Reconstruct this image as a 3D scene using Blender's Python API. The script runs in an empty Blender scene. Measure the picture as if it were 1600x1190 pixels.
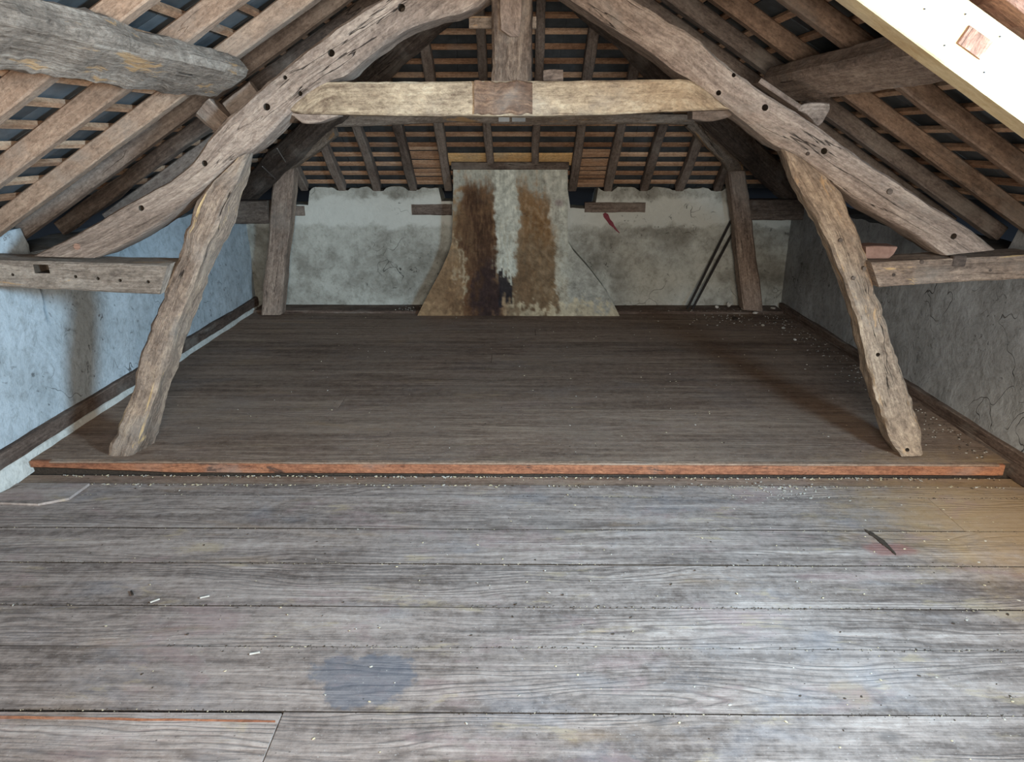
import bpy, bmesh, math, random
from mathutils import Vector, Matrix, noise

random.seed(7)
SC = bpy.context.scene
COL = SC.collection
PI = math.pi

# ------------------------------------------------------------------ camera, light, exposure
FPX, EYE = 1110.0, 1.60
PITCH = math.radians(18.9)
YAW = math.atan(10 * math.cos(PITCH) / FPX)
cam_d = bpy.data.cameras.new('camera')
cam = bpy.data.objects.new('camera', cam_d)
COL.objects.link(cam)
cam_d.sensor_width = 36.0
cam_d.lens = 36.0 * FPX / 1600.0
cam_d.clip_start = 0.05
cam.location = (0, 0, EYE)
cam.rotation_euler = (PI / 2 - PITCH, 0, YAW)
SC.camera = cam

SC.view_settings.view_transform = 'Standard'
SC.view_settings.look = 'None'
SC.view_settings.gamma = 1.0
SC.view_settings.use_curve_mapping = False
SC.view_settings.exposure = 0.28

world = bpy.data.worlds.new('world')
SC.world = world
world.use_nodes = True
world.node_tree.nodes['Background'].inputs[0].default_value = (0.55, 0.72, 1.0, 1)
world.node_tree.nodes['Background'].inputs[1].default_value = 0.6


def area_light(name, loc, aim, sx, sy, watts, color, spread=180):
    d = bpy.data.lights.new(name, 'AREA')
    d.shape = 'RECTANGLE'
    d.size, d.size_y, d.energy, d.color = sx, sy, watts, color
    d.spread = math.radians(spread)
    o = bpy.data.objects.new(name, d)
    COL.objects.link(o)
    o.location = loc
    o.rotation_euler = Vector(aim).to_track_quat('-Z', 'Y').to_euler()
    return o


# daylight through the dormer in the right-hand slope, plus fill from an added, unseen gable window
area_light('dormer_daylight', (2.00, 0.80, 1.66), (-0.80, 0.60, -0.05), 0.60, 0.50, 150, (0.50, 0.76, 1.0), 140)
area_light('gable_fill', (0.3, -1.42, 1.55), (-0.04, 1.0, -0.04), 1.3, 1.1, 155, (1.0, 0.93, 0.84))
sun_d = bpy.data.lights.new('dormer_sunlight', 'SPOT')
sun_d.energy, sun_d.color, sun_d.spot_size, sun_d.spot_blend, sun_d.shadow_soft_size = 150, (1.0, 0.80, 0.52), math.radians(44), 0.9, 0.08
sun_o = bpy.data.objects.new('dormer_sunlight', sun_d)
COL.objects.link(sun_o)
sun_o.location = (1.65, 0.80, 1.80)
sun_o.rotation_euler = (Vector((2.38, 2.35, 0.25)) - sun_o.location).to_track_quat('-Z', 'Y').to_euler()

# ------------------------------------------------------------------ measuring: photo pixel -> point on a real plane
_cy, _sy = math.cos(YAW), math.sin(YAW)
_fwd = Vector((-_sy * math.cos(PITCH), _cy * math.cos(PITCH), -math.sin(PITCH)))
_right = Vector((_cy, _sy, 0))
_up = _right.cross(_fwd)
_eye = Vector((0, 0, EYE))


def on_plane(px, py, n, c):
    r = _fwd + _right * (px - 800) / FPX + _up * (595 - py) / FPX
    n = Vector(n)
    return _eye + r * ((c - n.dot(_eye)) / n.dot(r))


def at(px, py, y): return on_plane(px, py, (0, 1, 0), y)
def atz(px, py, z): return on_plane(px, py, (0, 0, 1), z)


WALL = 2.5                      # half width of the attic
YB = 6.65                       # back wall
YT = 3.28                       # front face of the near truss
YSTEP = 3.224                   # edge of the raised floor
ZF = 0.06                       # height of the raised floor
TS = 0.622                      # slope of the two sides
ZE = 1.155 + TS * 2.47          # underside of side rafters: z = ZE - TS*|x|
TH_ = 0.73                      # slope of the hipped back


def frange(a, b, n): return [a + (b - a) * i / n for i in range(n + 1)]
def z_side(x): return ZE - TS * abs(x)
def z_hip(y): return 1.16 + TH_ * (6.62 - y)


# ------------------------------------------------------------------ materials
class G:
    def __init__(s, name):
        s.m = bpy.data.materials.new(name)
        s.m.use_nodes = True
        s.t = s.m.node_tree
        s.b = s.t.nodes['Principled BSDF']
        s.b.inputs['Specular IOR Level'].default_value = 0.25

    def n(s, typ, **kw):
        nd = s.t.nodes.new(typ)
        for k, v in kw.items():
            setattr(nd, k, v)
        return nd

    def put(s, sock, v):
        if isinstance(v, bpy.types.NodeSocket):
            s.t.links.new(v, sock)
        elif isinstance(v, (tuple, list)) and len(v) == 3 and sock.type == 'RGBA':
            sock.default_value = (*v, 1)
        else:
            sock.default_value = v

    def math(s, op, a, b=0.0, c=None, clamp=False):
        nd = s.n('ShaderNodeMath', operation=op, use_clamp=clamp)
        s.put(nd.inputs[0], a)
        s.put(nd.inputs[1], b)
        if c is not None:
            s.put(nd.inputs[2], c)
        return nd.outputs[0]

    def vec(s, x, y, z=0.0):
        nd = s.n('ShaderNodeCombineXYZ')
        for i, v in enumerate((x, y, z)):
            s.put(nd.inputs[i], v)
        return nd.outputs[0]

    def scale(s, v, k):
        nd = s.n('ShaderNodeVectorMath', operation='MULTIPLY')
        s.put(nd.inputs[0], v)
        s.put(nd.inputs[1], k)
        return nd.outputs[0]

    def sep(s, v):
        nd = s.n('ShaderNodeSeparateXYZ')
        s.put(nd.inputs[0], v)
        return nd.outputs

    def noise(s, v, sc=1.0, detail=4, rough=0.6, dist=0.0):
        nd = s.n('ShaderNodeTexNoise')
        s.put(nd.inputs['Vector'], v)
        nd.inputs['Scale'].default_value = sc
        nd.inputs['Detail'].default_value = detail
        nd.inputs['Roughness'].default_value = rough
        nd.inputs['Distortion'].default_value = dist
        return nd.outputs[0]

    def voro(s, v, sc, feature='F1'):
        nd = s.n('ShaderNodeTexVoronoi', feature=feature)
        s.put(nd.inputs['Vector'], v)
        nd.inputs['Scale'].default_value = sc
        return nd.outputs['Distance']

    def step(s, v, lo, hi):
        nd = s.n('ShaderNodeMapRange', interpolation_type='SMOOTHSTEP')
        s.put(nd.inputs[0], v)
        nd.inputs[1].default_value, nd.inputs[2].default_value = lo, hi
        nd.inputs[3].default_value, nd.inputs[4].default_value = 0, 1
        return nd.outputs[0]

    def mix(s, f, a, b, mode='MIX'):
        nd = s.n('ShaderNodeMix', data_type='RGBA', blend_type=mode)
        s.put(nd.inputs[0], f)
        s.put(nd.inputs[6], a)
        s.put(nd.inputs[7], b)
        return nd.outputs[2]

    def ramp(s, f, stops):
        nd = s.n('ShaderNodeValToRGB')
        s.put(nd.inputs[0], f)
        e = nd.color_ramp.elements
        while len(e) < len(stops):
            e.new(0.5)
        for el, (p, c) in zip(e, stops):
            el.position, el.color = p, (*c, 1)
        return nd.outputs[0]

    def bump(s, h, dist, strength=1.0, prev=None):
        nd = s.n('ShaderNodeBump')
        nd.inputs['Strength'].default_value = strength
        nd.inputs['Distance'].default_value = dist
        s.put(nd.inputs['Height'], h)
        if prev is not None:
            s.put(nd.inputs['Normal'], prev)
        return nd.outputs[0]

    def uv(s): return s.n('ShaderNodeUVMap').outputs[0]
    def pos(s): return s.n('ShaderNodeNewGeometry').outputs['Position']
    def rnd(s): return s.n('ShaderNodeObjectInfo').outputs['Random']

    def done(s, color, normal=None, rough=0.85):
        s.put(s.b.inputs['Base Color'], color)
        s.put(s.b.inputs['Roughness'], rough)
        if normal is not None:
            s.put(s.b.inputs['Normal'], normal)
        return s.m


def lin(r, g, b):
    return tuple(((c / 255 + 0.055) / 1.055) ** 2.4 if c > 10 else c / 255 / 12.92 for c in (r, g, b))


def wood(name, dark, mid, light, crack=1.0, streak=None, coarse=1.0, vary=0.25, depth=0.006, dust=0.0, holes=0.0, gritty=1.0):
    g = G(name)
    u = g.sep(g.uv())
    r = g.rnd()
    off = g.math('MULTIPLY', r, 37.0)
    base = g.vec(g.math('ADD', u[0], off), u[1], off)
    big = g.noise(g.scale(base, (1.4, 5.0 * coarse, 1)), 1, 5, 0.62, 0.6)
    patch = g.noise(g.scale(base, (3.0, 3.5, 1)), 1, 4, 0.6, 0.3)
    fib = g.noise(g.scale(base, (7, 110 * coarse, 1)), 1, 3, 0.6)
    fib2 = g.noise(g.scale(base, (2.2, 38 * coarse, 1)), 1, 5, 0.7, 0.5)
    tone = g.math('ADD', g.math('MULTIPLY', big, 0.5), g.math('ADD', g.math('MULTIPLY', fib2, 0.3), g.math('MULTIPLY', fib, 0.2)))
    mot = g.noise(g.scale(base, (22, 34, 1)), 1, 5, 0.75, 0.4)
    tone = g.math('ADD', g.math('MULTIPLY', tone, 0.72), g.math('MULTIPLY', mot, 0.28))
    tone = g.math('ADD', tone, g.math('MULTIPLY', g.math('SUBTRACT', r, 0.5), vary * 0.2))
    c = g.ramp(tone, [(0.38, dark), (0.50, mid), (0.61, light)])
    grit = g.noise(g.scale(base, (46, 85, 1)), 1, 6, 0.8, 0.5)
    c = g.mix(gritty, c, g.ramp(grit, [(0.36, (0.62, 0.60, 0.58)), (0.50, (0.98, 0.98, 0.98)), (0.64, (1.22, 1.20, 1.18))]), 'MULTIPLY')
    # grey weathering in patches
    grey = g.step(patch, 0.50, 0.72)
    c = g.mix(g.math('MULTIPLY', grey, 0.40), c, lin(150, 141, 130))
    if streak:
        st = g.step(g.noise(g.scale(base, (2.2, 11, 1)), 1, 8, 0.72, 0.6), 0.59, 0.64)
        c = g.mix(g.math('MULTIPLY', st, 0.8), c, streak)
    # drying cracks along the grain
    cn = g.noise(g.scale(base, (0.9, 11 * coarse, 1)), 1, 4, 0.5, 0.0)
    near0 = g.math('ABSOLUTE', g.math('SUBTRACT', cn, 0.5))
    cm = g.noise(g.scale(base, (1.6, 3.0, 1)), 1, 2, 0.5)
    ck = g.math('MULTIPLY', g.math('SUBTRACT', 1.0, g.step(near0, 0.001, 0.006)), g.step(cm, 0.54, 0.62))
    ck = g.math('MULTIPLY', ck, crack)
    c = g.mix(g.math('MULTIPLY', ck, 0.85), c, lin(34, 27, 22))
    if holes:
        hv = g.voro(base, 60)
        hm = g.math('MULTIPLY', g.math('SUBTRACT', 1.0, g.step(hv, 0.05, 0.12)), g.step(patch, 0.45, 0.6))
        c = g.mix(g.math('MULTIPLY', hm, holes), c, lin(45, 35, 28))
    if dust:
        c = g.mix(dust, c, lin(120, 116, 110))
    h = g.math('ADD', g.math('MULTIPLY', g.math('ADD', fib2, g.math('ADD', g.math('MULTIPLY', mot, 0.6), g.math('MULTIPLY', grit, 0.4))), 0.55), g.math('ADD', g.math('MULTIPLY', fib, 0.18), g.math('MULTIPLY', big, 0.6)))
    h = g.math('SUBTRACT', h, g.math('MULTIPLY', ck, 0.9))
    return g.done(c, g.bump(h, depth * 2.2, 0.9), 0.86)


M = {}
M['oak'] = wood('old_oak', lin(84, 70, 60), lin(138, 119, 105), lin(180, 160, 142), streak=None, holes=0.6)
M['oak_post'] = wood('old_oak_post', lin(82, 68, 58), lin(138, 118, 102), lin(184, 160, 136), streak=lin(206, 172, 122), crack=1.0, depth=0.010, holes=0.4)
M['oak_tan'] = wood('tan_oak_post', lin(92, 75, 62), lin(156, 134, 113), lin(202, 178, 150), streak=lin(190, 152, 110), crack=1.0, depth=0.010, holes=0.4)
M['oak_brown'] = wood('brown_oak', lin(48, 39, 33), lin(94, 78, 66), lin(146, 126, 108), crack=0.8, depth=0.012, coarse=0.7)
M['oak_pale'] = wood('limed_oak', lin(112, 92, 74), lin(176, 154, 126), lin(208, 192, 164), crack=0.5, coarse=0.6, holes=0.5)
M['oak_grey'] = wood('grey_oak', lin(84, 73, 64), lin(138, 123, 109), lin(178, 163, 147), streak=lin(186, 146, 100), crack=1.0, depth=0.010, holes=0.4)
M['oak_dark'] = wood('dark_oak', lin(50, 41, 35), lin(88, 75, 66), lin(122, 108, 96), crack=0.8, depth=0.008)
M['rafter'] = wood('sawn_rafter', lin(92, 74, 60), lin(138, 113, 94), lin(170, 144, 122), crack=0.25, coarse=0.7, depth=0.003, vary=0.5)
M['rafter_grey'] = wood('grey_rafter', lin(74, 62, 54), lin(116, 102, 92), lin(146, 132, 120), crack=0.4, coarse=0.8, depth=0.004, vary=0.5)
M['lath'] = wood('lath_wood', lin(128, 94, 70), lin(172, 134, 104), lin(204, 170, 140), crack=0.1, depth=0.002, vary=0.9)
M['pine'] = wood('fresh_pine', lin(180, 152, 110), lin(206, 186, 146), lin(218, 204, 172), crack=0.15, coarse=0.35, depth=0.001, gritty=0.25)
M['worn'] = wood('worn_brown', lin(58, 46, 38), lin(102, 78, 62), lin(150, 118, 92), crack=0.5, depth=0.005, holes=0.5)
M['tenon'] = wood('tenon_end', lin(96, 66, 52), lin(150, 110, 90), lin(190, 152, 128), crack=0.8, depth=0.006)
M['board_orange'] = wood('pine_board', lin(196, 150, 96), lin(226, 182, 124), lin(238, 204, 150), crack=0.2, coarse=0.5, depth=0.002)
M['edge_red'] = wood('red_board_edge', lin(74, 52, 42), lin(136, 88, 64), lin(172, 118, 86), streak=lin(66, 54, 48), crack=0.4, coarse=0.8, depth=0.003, holes=0.5)
M['base_dark'] = wood('dark_baseboard', lin(56, 44, 38), lin(92, 76, 66), lin(124, 106, 94), crack=0.6, depth=0.004)


def floor_mat(name, dark, mid, light, dustc, dust_amt, grain, tint=1.0):
    g = G(name)
    u = g.sep(g.uv())
    r = g.rnd()
    off = g.math('MULTIPLY', r, 61.0)
    base = g.vec(g.math('ADD', u[0], off), u[1], off)
    P = g.pos()
    warp = g.noise(g.scale(base, (1.0, 5.5, 1)), 1, 3, 0.45)
    ph = g.math('ADD', g.math('MULTIPLY', u[1], 210.0), g.math('MULTIPLY', warp, 75.0))
    ring = g.math('ADD', g.math('MULTIPLY', g.math('SINE', ph), 0.5), 0.5)
    ring = g.math('POWER', ring, 3.5)
    grainmask = g.step(g.noise(g.scale(base, (0.8, 6, 1)), 1, 3, 0.5), 0.40, 0.62)
    fib = g.noise(g.scale(base, (4, 120, 1)), 1, 4, 0.65)
    streak = g.noise(g.scale(base, (1.1, 16, 1)), 1, 5, 0.65, 0.4)
    blot = g.noise(P, 1.6, 6, 0.65, 0.5)
    fine = g.noise(P, 26, 5, 0.7)
    tone = g.math('ADD', g.math('MULTIPLY', streak, 0.5), g.math('ADD', g.math('MULTIPLY', fib, 0.25), g.math('MULTIPLY', fine, 0.25)))
    tone = g.math('ADD', tone, g.math('MULTIPLY', g.math('SUBTRACT', r, 0.5), 0.09))
    c = g.ramp(tone, [(0.38, dark), (0.50, mid), (0.62, light)])
    fm = g.noise(g.scale(P, (18, 46, 1)), 1, 8, 0.78, 0.4)
    c = g.mix(1.0, c, g.ramp(fm, [(0.36, (0.76, 0.74, 0.72)), (0.50, (0.98, 0.98, 0.98)), (0.64, (1.12, 1.11, 1.10))]), 'MULTIPLY')
    rm = g.math('MULTIPLY', g.math('MULTIPLY', ring, grainmask), grain)
    c = g.mix(rm, c, dark)
    # trodden-in dust
    du = g.step(g.math('ADD', g.math('MULTIPLY', blot, 0.7), g.math('MULTIPLY', fine, 0.3)), 0.40, 0.66)
    c = g.mix(g.math('MULTIPLY', du, dust_amt), c, dustc)
    # warm bare wood showing
    wm = g.step(g.noise(g.scale(P, (1.2, 5.0, 1)), 1, 4, 0.6, 0.3), 0.60, 0.72)
    c = g.mix(g.math('MULTIPLY', wm, 0.35), c, lin(150, 122, 92))
    # dark spilt stain on the near boards, ochre brown by the right wall with warm light painted in
    xyz = g.sep(P)
    wob = g.math('MULTIPLY', g.math('SUBTRACT', g.noise(P, 7, 9, 0.72), 0.5), 2.2)
    def blob(cx, cyy, rx, ry, soft=0.25):
        dx = g.math('DIVIDE', g.math('SUBTRACT', xyz[0], cx), rx)
        dy = g.math('DIVIDE', g.math('SUBTRACT', xyz[1], cyy), ry)
        d = g.math('SQRT', g.math('ADD', g.math('MULTIPLY', dx, dx), g.math('MULTIPLY', dy, dy)))
        d = g.math('ADD', d, wob)
        return g.math('SUBTRACT', 1.0, g.step(d, 1.0 - soft, 1.0 + soft))
    p = atz(566, 1058, 0)
    c = g.mix(g.math('MULTIPLY', blob(p.x, p.y, 0.145, 0.125, 0.12), 0.55), c, lin(84, 92, 104))
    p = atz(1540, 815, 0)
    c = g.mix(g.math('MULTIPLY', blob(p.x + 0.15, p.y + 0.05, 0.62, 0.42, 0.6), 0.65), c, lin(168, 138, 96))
    p = atz(1390, 858, 0)
    c = g.mix(g.math('MULTIPLY', blob(p.x, p.y, 0.10, 0.05, 0.3), 0.7), c, lin(140, 96, 88))
    p = atz(1325, 1080, 0)
    c = g.mix(g.math('MULTIPLY', blob(p.x, p.y, 0.06, 0.05, 0.3), 0.5), c, lin(150, 128, 100))
    for q in ((660, 1148), (1030, 1125), (1388, 1150)):
        p = atz(q[0], q[1], 0)
        c = g.mix(g.math('MULTIPLY', blob(p.x, p.y, 0.030, 0.022, 0.5), 0.6), c, lin(92, 84, 80))
    for (sa, sb, lo_, hi_, k_, cc) in ((1.9, 3.1, 0.52, 0.66, 0.20, (138, 142, 150)), (2.3, 4.4, 0.54, 0.66, 0.40, (150, 124, 120)), (3.1, 9.0, 0.58, 0.68, 0.40, (178, 158, 124)), (1.3, 2.0, 0.55, 0.7, 0.45, (118, 109, 103))):
        mk = g.step(g.noise(g.vec(g.math('MULTIPLY', xyz[0], sa), g.math('MULTIPLY', xyz[1], sb), sa * 7), 1, 7, 0.68, 0.4), lo_, hi_)
        c = g.mix(g.math('MULTIPLY', mk, k_ * tint), c, lin(*cc))
    sp3 = g.noise(P, 95, 3, 0.7)
    c = g.mix(g.math('MULTIPLY', g.step(sp3, 0.62, 0.70), 0.45), c, lin(74, 66, 60))
    c = g.mix(g.math('MULTIPLY', g.step(sp3, 0.36, 0.30), 0.35), c, lin(196, 192, 186))
    # specks of dirt
    sp = g.voro(P, 34)
    spm = g.math('MULTIPLY', g.math('SUBTRACT', 1.0, g.step(sp, 0.06, 0.13)), g.step(fine, 0.48, 0.60))
    c = g.mix(g.math('MULTIPLY', spm, 0.8), c, lin(58, 50, 44))
    sp2 = g.voro(P, 21)
    spm2 = g.math('MULTIPLY', g.math('SUBTRACT', 1.0, g.step(sp2, 0.03, 0.06)), g.step(blot, 0.45, 0.6))
    c = g.mix(g.math('MULTIPLY', spm2, 0.8), c, lin(190, 184, 172))
    h = g.math('ADD', g.math('MULTIPLY', fib, 0.4), g.math('ADD', g.math('MULTIPLY', streak, 0.5), g.math('MULTIPLY', fine, 0.4)))
    h = g.math('SUBTRACT', h, g.math('MULTIPLY', rm, 0.35))
    return g.done(c, g.bump(h, 0.006, 0.75), 0.8)


M['floor_near'] = floor_mat('dusty_floorboard', lin(96, 84, 77), lin(152, 137, 127), lin(190, 175, 164), lin(160, 149, 142), 0.40, 0.7)
M['floor_far'] = floor_mat('dirty_floorboard', lin(88, 70, 58), lin(128, 106, 90), lin(158, 136, 117), lin(134, 117, 103), 0.5, 0.4, 0.3)


def plaster(name, base, stain, amount, cracks=1.0, top_white=False, dirt=(90, 84, 76)):
    g = G(name)
    P = g.pos()
    big = g.noise(P, 1.1, 6, 0.62, 0.6)
    mid = g.noise(P, 4.5, 6, 0.65, 0.3)
    fine = g.noise(P, 38, 4, 0.7)
    s = g.math('ADD', g.math('MULTIPLY', big, 0.6), g.math('MULTIPLY', mid, 0.4))
    c = g.mix(g.math('MULTIPLY', g.step(s, 0.40, 0.64), amount), base, stain)
    c = g.mix(g.math('MULTIPLY', g.step(fine, 0.50, 0.75), 0.25), c, lin(*dirt))
    mot = g.noise(P, 16, 8, 0.75, 0.5)
    c = g.mix(1.0, c, g.ramp(mot, [(0.34, (0.70, 0.69, 0.67)), (0.50, (0.98, 0.98, 0.98)), (0.66, (1.10, 1.10, 1.10))]), 'MULTIPLY')
    if top_white:
        z = g.sep(P)[2]
        zz = g.math('ADD', z, g.math('MULTIPLY', g.math('SUBTRACT', mid, 0.5), 0.30))
        c = g.mix(g.math('MULTIPLY', g.math('MULTIPLY', g.step(zz, 0.80, 0.86), g.math('SUBTRACT', 1.0, g.step(zz, 1.05, 1.12))), 0.75), c, lin(206, 206, 196))
    # hair cracks and pock marks
    wv = g.n('ShaderNodeVectorMath', operation='ADD')
    g.put(wv.inputs[0], P)
    nz = g.n('ShaderNodeTexNoise')
    g.put(nz.inputs['Vector'], P)
    nz.inputs['Scale'].default_value = 5
    g.put(wv.inputs[1], g.scale(nz.outputs[1], (0.35, 0.35, 0.35)))
    vd = g.voro(wv.outputs[0], 2.3, 'DISTANCE_TO_EDGE')
    cm = g.step(g.noise(P, 2.1, 3, 0.6), 0.53, 0.63)
    ck = g.math('MULTIPLY', g.math('MULTIPLY', g.math('SUBTRACT', 1.0, g.step(vd, 0.001, 0.007)), cm), cracks)
    c = g.mix(g.math('MULTIPLY', ck, 0.8), c, lin(52, 46, 42))
    pv = g.noise(P, 15, 8, 0.78, 0.8)
    pm = g.math('MULTIPLY', g.math('MULTIPLY', g.step(pv, 0.60, 0.67), g.step(big, 0.42, 0.58)), cracks)
    c = g.mix(g.math('MULTIPLY', pm, 0.75), c, lin(58, 50, 44))
    h = g.math('ADD', g.math('MULTIPLY', mid, 1.0), g.math('MULTIPLY', fine, 0.12))
    h = g.math('SUBTRACT', h, g.math('ADD', g.math('MULTIPLY', ck, 0.3), g.math('MULTIPLY', pm, 0.3)))
    return g.done(c, g.bump(h, 0.02, 0.8), 0.92)


M['plaster_side'] = plaster('side_plaster', lin(182, 189, 192), lin(148, 153, 153), 0.6, 0.9)
M['plaster_right'] = plaster('right_plaster', lin(166, 166, 164), lin(126, 125, 122), 0.75, 1.0)
M['plaster_back'] = plaster('back_plaster', lin(182, 181, 170), lin(114, 109, 98), 0.85, 1.0, top_white=True)
M['plaster_white'] = plaster('white_plaster', lin(205, 203, 194), lin(170, 166, 156), 0.5, 0.3)


def flat_mat(name, c1, c2, sc=20, rough=0.8, bump=0.003):
    g = G(name)
    P = g.pos()
    nz = g.noise(P, sc, 5, 0.65)
    r = g.rnd()
    f = g.math('ADD', g.math('MULTIPLY', nz, 0.6), g.math('MULTIPLY', r, 0.4), clamp=True)
    return g.done(g.ramp(f, [(0.3, c1), (0.7, c2)]), g.bump(nz, bump, 0.7), rough)


M['slate'] = flat_mat('roof_slate', lin(58, 62, 64), lin(98, 102, 104), 9, 0.6)
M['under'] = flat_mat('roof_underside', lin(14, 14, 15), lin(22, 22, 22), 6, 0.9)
M['iron'] = flat_mat('dark_iron', lin(34, 30, 28), lin(62, 54, 48), 40, 0.6)
M['chalk'] = flat_mat('lime_crumb', lin(150, 142, 128), lin(206, 200, 188), 30)
M['tin'] = flat_mat('pale_tin', lin(160, 164, 164), lin(200, 202, 200), 14, 0.5)
M['brick'] = flat_mat('pinkish_offcut', lin(112, 84, 72), lin(152, 122, 108), 40)
M['red'] = flat_mat('red_chalk', lin(112, 44, 56), lin(150, 84, 92), 60)
M['straw'] = flat_mat('straw_bits', lin(120, 100, 70), lin(206, 192, 160), 120)
M['dirt'] = flat_mat('dark_dirt', lin(46, 38, 32), lin(84, 72, 60), 80)
M['wire'] = flat_mat('dusty_wire', lin(110, 100, 92), lin(150, 140, 130), 50)


def vcol_mat(name):
    g = G(name)
    a = g.n('ShaderNodeVertexColor', layer_name='stain').outputs[0]
    P = g.pos()
    f = g.noise(P, 40, 5, 0.7)
    m = g.noise(P, 9, 5, 0.65, 0.6)
    k = g.math('ADD', g.math('MULTIPLY', f, 0.7), g.math('MULTIPLY', m, 0.6))
    c = g.mix(1.0, a, g.ramp(k, [(0.40, (0.5, 0.47, 0.44)), (0.62, (0.92, 0.92, 0.91)), (0.85, (1.25, 1.25, 1.25))]), 'MULTIPLY')
    return g.done(c, g.bump(k, 0.012, 0.8), 0.9)


M['chimney'] = vcol_mat('sooty_chimney_plaster')


# ------------------------------------------------------------------ object helpers
def props(o, label=None, cat=None, group=None, kind=None):
    for k, v in (('label', label), ('category', cat), ('group', group), ('kind', kind)):
        if v:
            o[k] = v
    return o


def link(name, me, mat, parent=None, sharp=35):
    for m in (mat if isinstance(mat, (list, tuple)) else [mat]):
        if m.name not in me.materials:
            me.materials.append(m)
    if sharp:
        for p in me.polygons:
            p.use_smooth = True
        me.set_sharp_from_angle(angle=math.radians(sharp))
    o = bpy.data.objects.new(name, me)
    COL.objects.link(o)
    if parent is not None:
        o.parent = parent
        o.matrix_parent_inverse = Matrix.Translation(-parent.location) if parent.type == 'EMPTY' else Matrix()
    return o


def thing(name, loc, label, cat, group=None):
    e = bpy.data.objects.new(name, None)
    COL.objects.link(e)
    e.empty_display_size = 0.1
    e.location = loc
    return props(e, label, cat, group)


def recenter(o):
    """Move a mesh's origin to the middle of its underside."""
    vs = [v.co for v in o.data.vertices]
    c = Vector(((min(v.x for v in vs) + max(v.x for v in vs)) / 2, (min(v.y for v in vs) + max(v.y for v in vs)) / 2, min(v.z for v in vs)))
    o.data.transform(Matrix.Translation(-c))
    o.location = c
    return o


def mesh(name, verts, faces, uvs=None):
    me = bpy.data.meshes.new(name)
    me.from_pydata([tuple(v) for v in verts], [], faces)
    if uvs:
        ul = me.uv_layers.new(name='UVMap')
        for p in me.polygons:
            for li, q in zip(p.loop_indices, uvs[p.index]):
                ul.data[li].uv = q
    me.update()
    return me


def resample(quads, step):
    mids = [sum(q, Vector()) / 4 for q in quads]
    cum = [0.0]
    for a, b in zip(mids, mids[1:]):
        cum.append(cum[-1] + (b - a).length)
    n = max(1, int(round(cum[-1] / step)))
    out = []
    for i in range(n + 1):
        s = cum[-1] * i / n
        k = 0
        while k < len(cum) - 2 and s > cum[k + 1]:
            k += 1
        t = (s - cum[k]) / max(1e-9, cum[k + 1] - cum[k])
        # smooth bend between the stations
        p0, p1, p2, p3 = quads[max(0, k - 1)], quads[k], quads[k + 1], quads[min(len(quads) - 1, k + 2)]
        q = []
        for a, b, c, d in zip(p0, p1, p2, p3):
            cr = 0.5 * ((2 * b) + (c - a) * t + (2 * a - 5 * b + 4 * c - d) * t * t + (3 * b - a - 3 * c + d) * t ** 3)
            q.append(b.lerp(c, t) * 0.4 + cr * 0.6)
        out.append((s, q))
    return out


def loft(quads, step=0.05, bev=0.015, rough=0.006, lump=0.012, seed=0.0, sub=2):
    """A hewn timber through four-cornered sections; uv = metres along and around it."""
    st = resample([[Vector(p) for p in q] for q in quads], step)
    verts, faces, uvs = [], [], []
    ring = []
    for k in range(4):
        for j in range(sub + 2):
            ring.append((k, j))
    nr = len(ring)
    sv = Vector((seed * 3.1, seed * 1.7, seed * 2.3))
    per = []
    for s, q in st:
        c = sum(q, Vector()) / 4
        pts = []
        for k in range(4):
            a, b = q[k], q[(k + 1) % 4]
            e = (b - a).length
            f = min(0.35, bev / max(e, 1e-6))
            for j in range(sub + 2):
                t = f + (1 - 2 * f) * j / (sub + 1)
                pts.append(a.lerp(b, t))
        out = []
        for p in pts:
            d = (p - c)
            dn = d.normalized() if d.length > 1e-9 else Vector((0, 0, 1))
            h = noise.noise(p * 3.5 + sv) * lump + noise.noise(p * 17 + sv) * rough + noise.noise(p * 45 + sv) * rough * 0.5
            out.append(p + dn * h)
        verts += out
        acc = [0.0]
        for i in range(nr):
            acc.append(acc[-1] + (pts[(i + 1) % nr] - pts[i]).length)
        per.append((s, acc))
    for i in range(len(st) - 1):
        for j in range(nr):
            j2 = (j + 1) % nr
            faces.append((i * nr + j, i * nr + j2, (i + 1) * nr + j2, (i + 1) * nr + j))
            (s0, a0), (s1, a1) = per[i], per[i + 1]
            uvs.append(((s0, a0[j]), (s0, a0[j + 1]), (s1, a1[j + 1]), (s1, a1[j])))
    for i, flip in ((0, True), (len(st) - 1, False)):
        idx = [i * nr + j for j in range(nr)]
        pts = [verts[v] for v in idx]
        if flip:
            idx = idx[::-1]
            pts = pts[::-1]
        faces.append(tuple(idx))
        o = pts[0]
        e1 = (pts[sub + 1] - o).normalized()
        nn = (pts[sub + 1] - o).cross(pts[2 * sub + 3] - o)
        e2 = nn.cross(e1).normalized() if nn.length > 1e-9 else Vector((0, 0, 1))
        uvs.append([((p - o).dot(e1), (p - o).dot(e2)) for p in pts])
    me = mesh('timber', verts, faces, uvs)
    bm = bmesh.new()
    bm.from_mesh(me)
    bmesh.ops.recalc_face_normals(bm, faces=bm.faces)
    bm.to_mesh(me)
    bm.free()
    return me


def along(pl, t):
    """Point at fraction t of a polyline's length."""
    ls = [(b - a).length for a, b in zip(pl, pl[1:])]
    s = sum(ls) * t
    for a, b, l in zip(pl, pl[1:], ls):
        if s <= l or b is pl[-1]:
            return a.lerp(b, min(1, s / max(l, 1e-9)))
        s -= l


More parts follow.
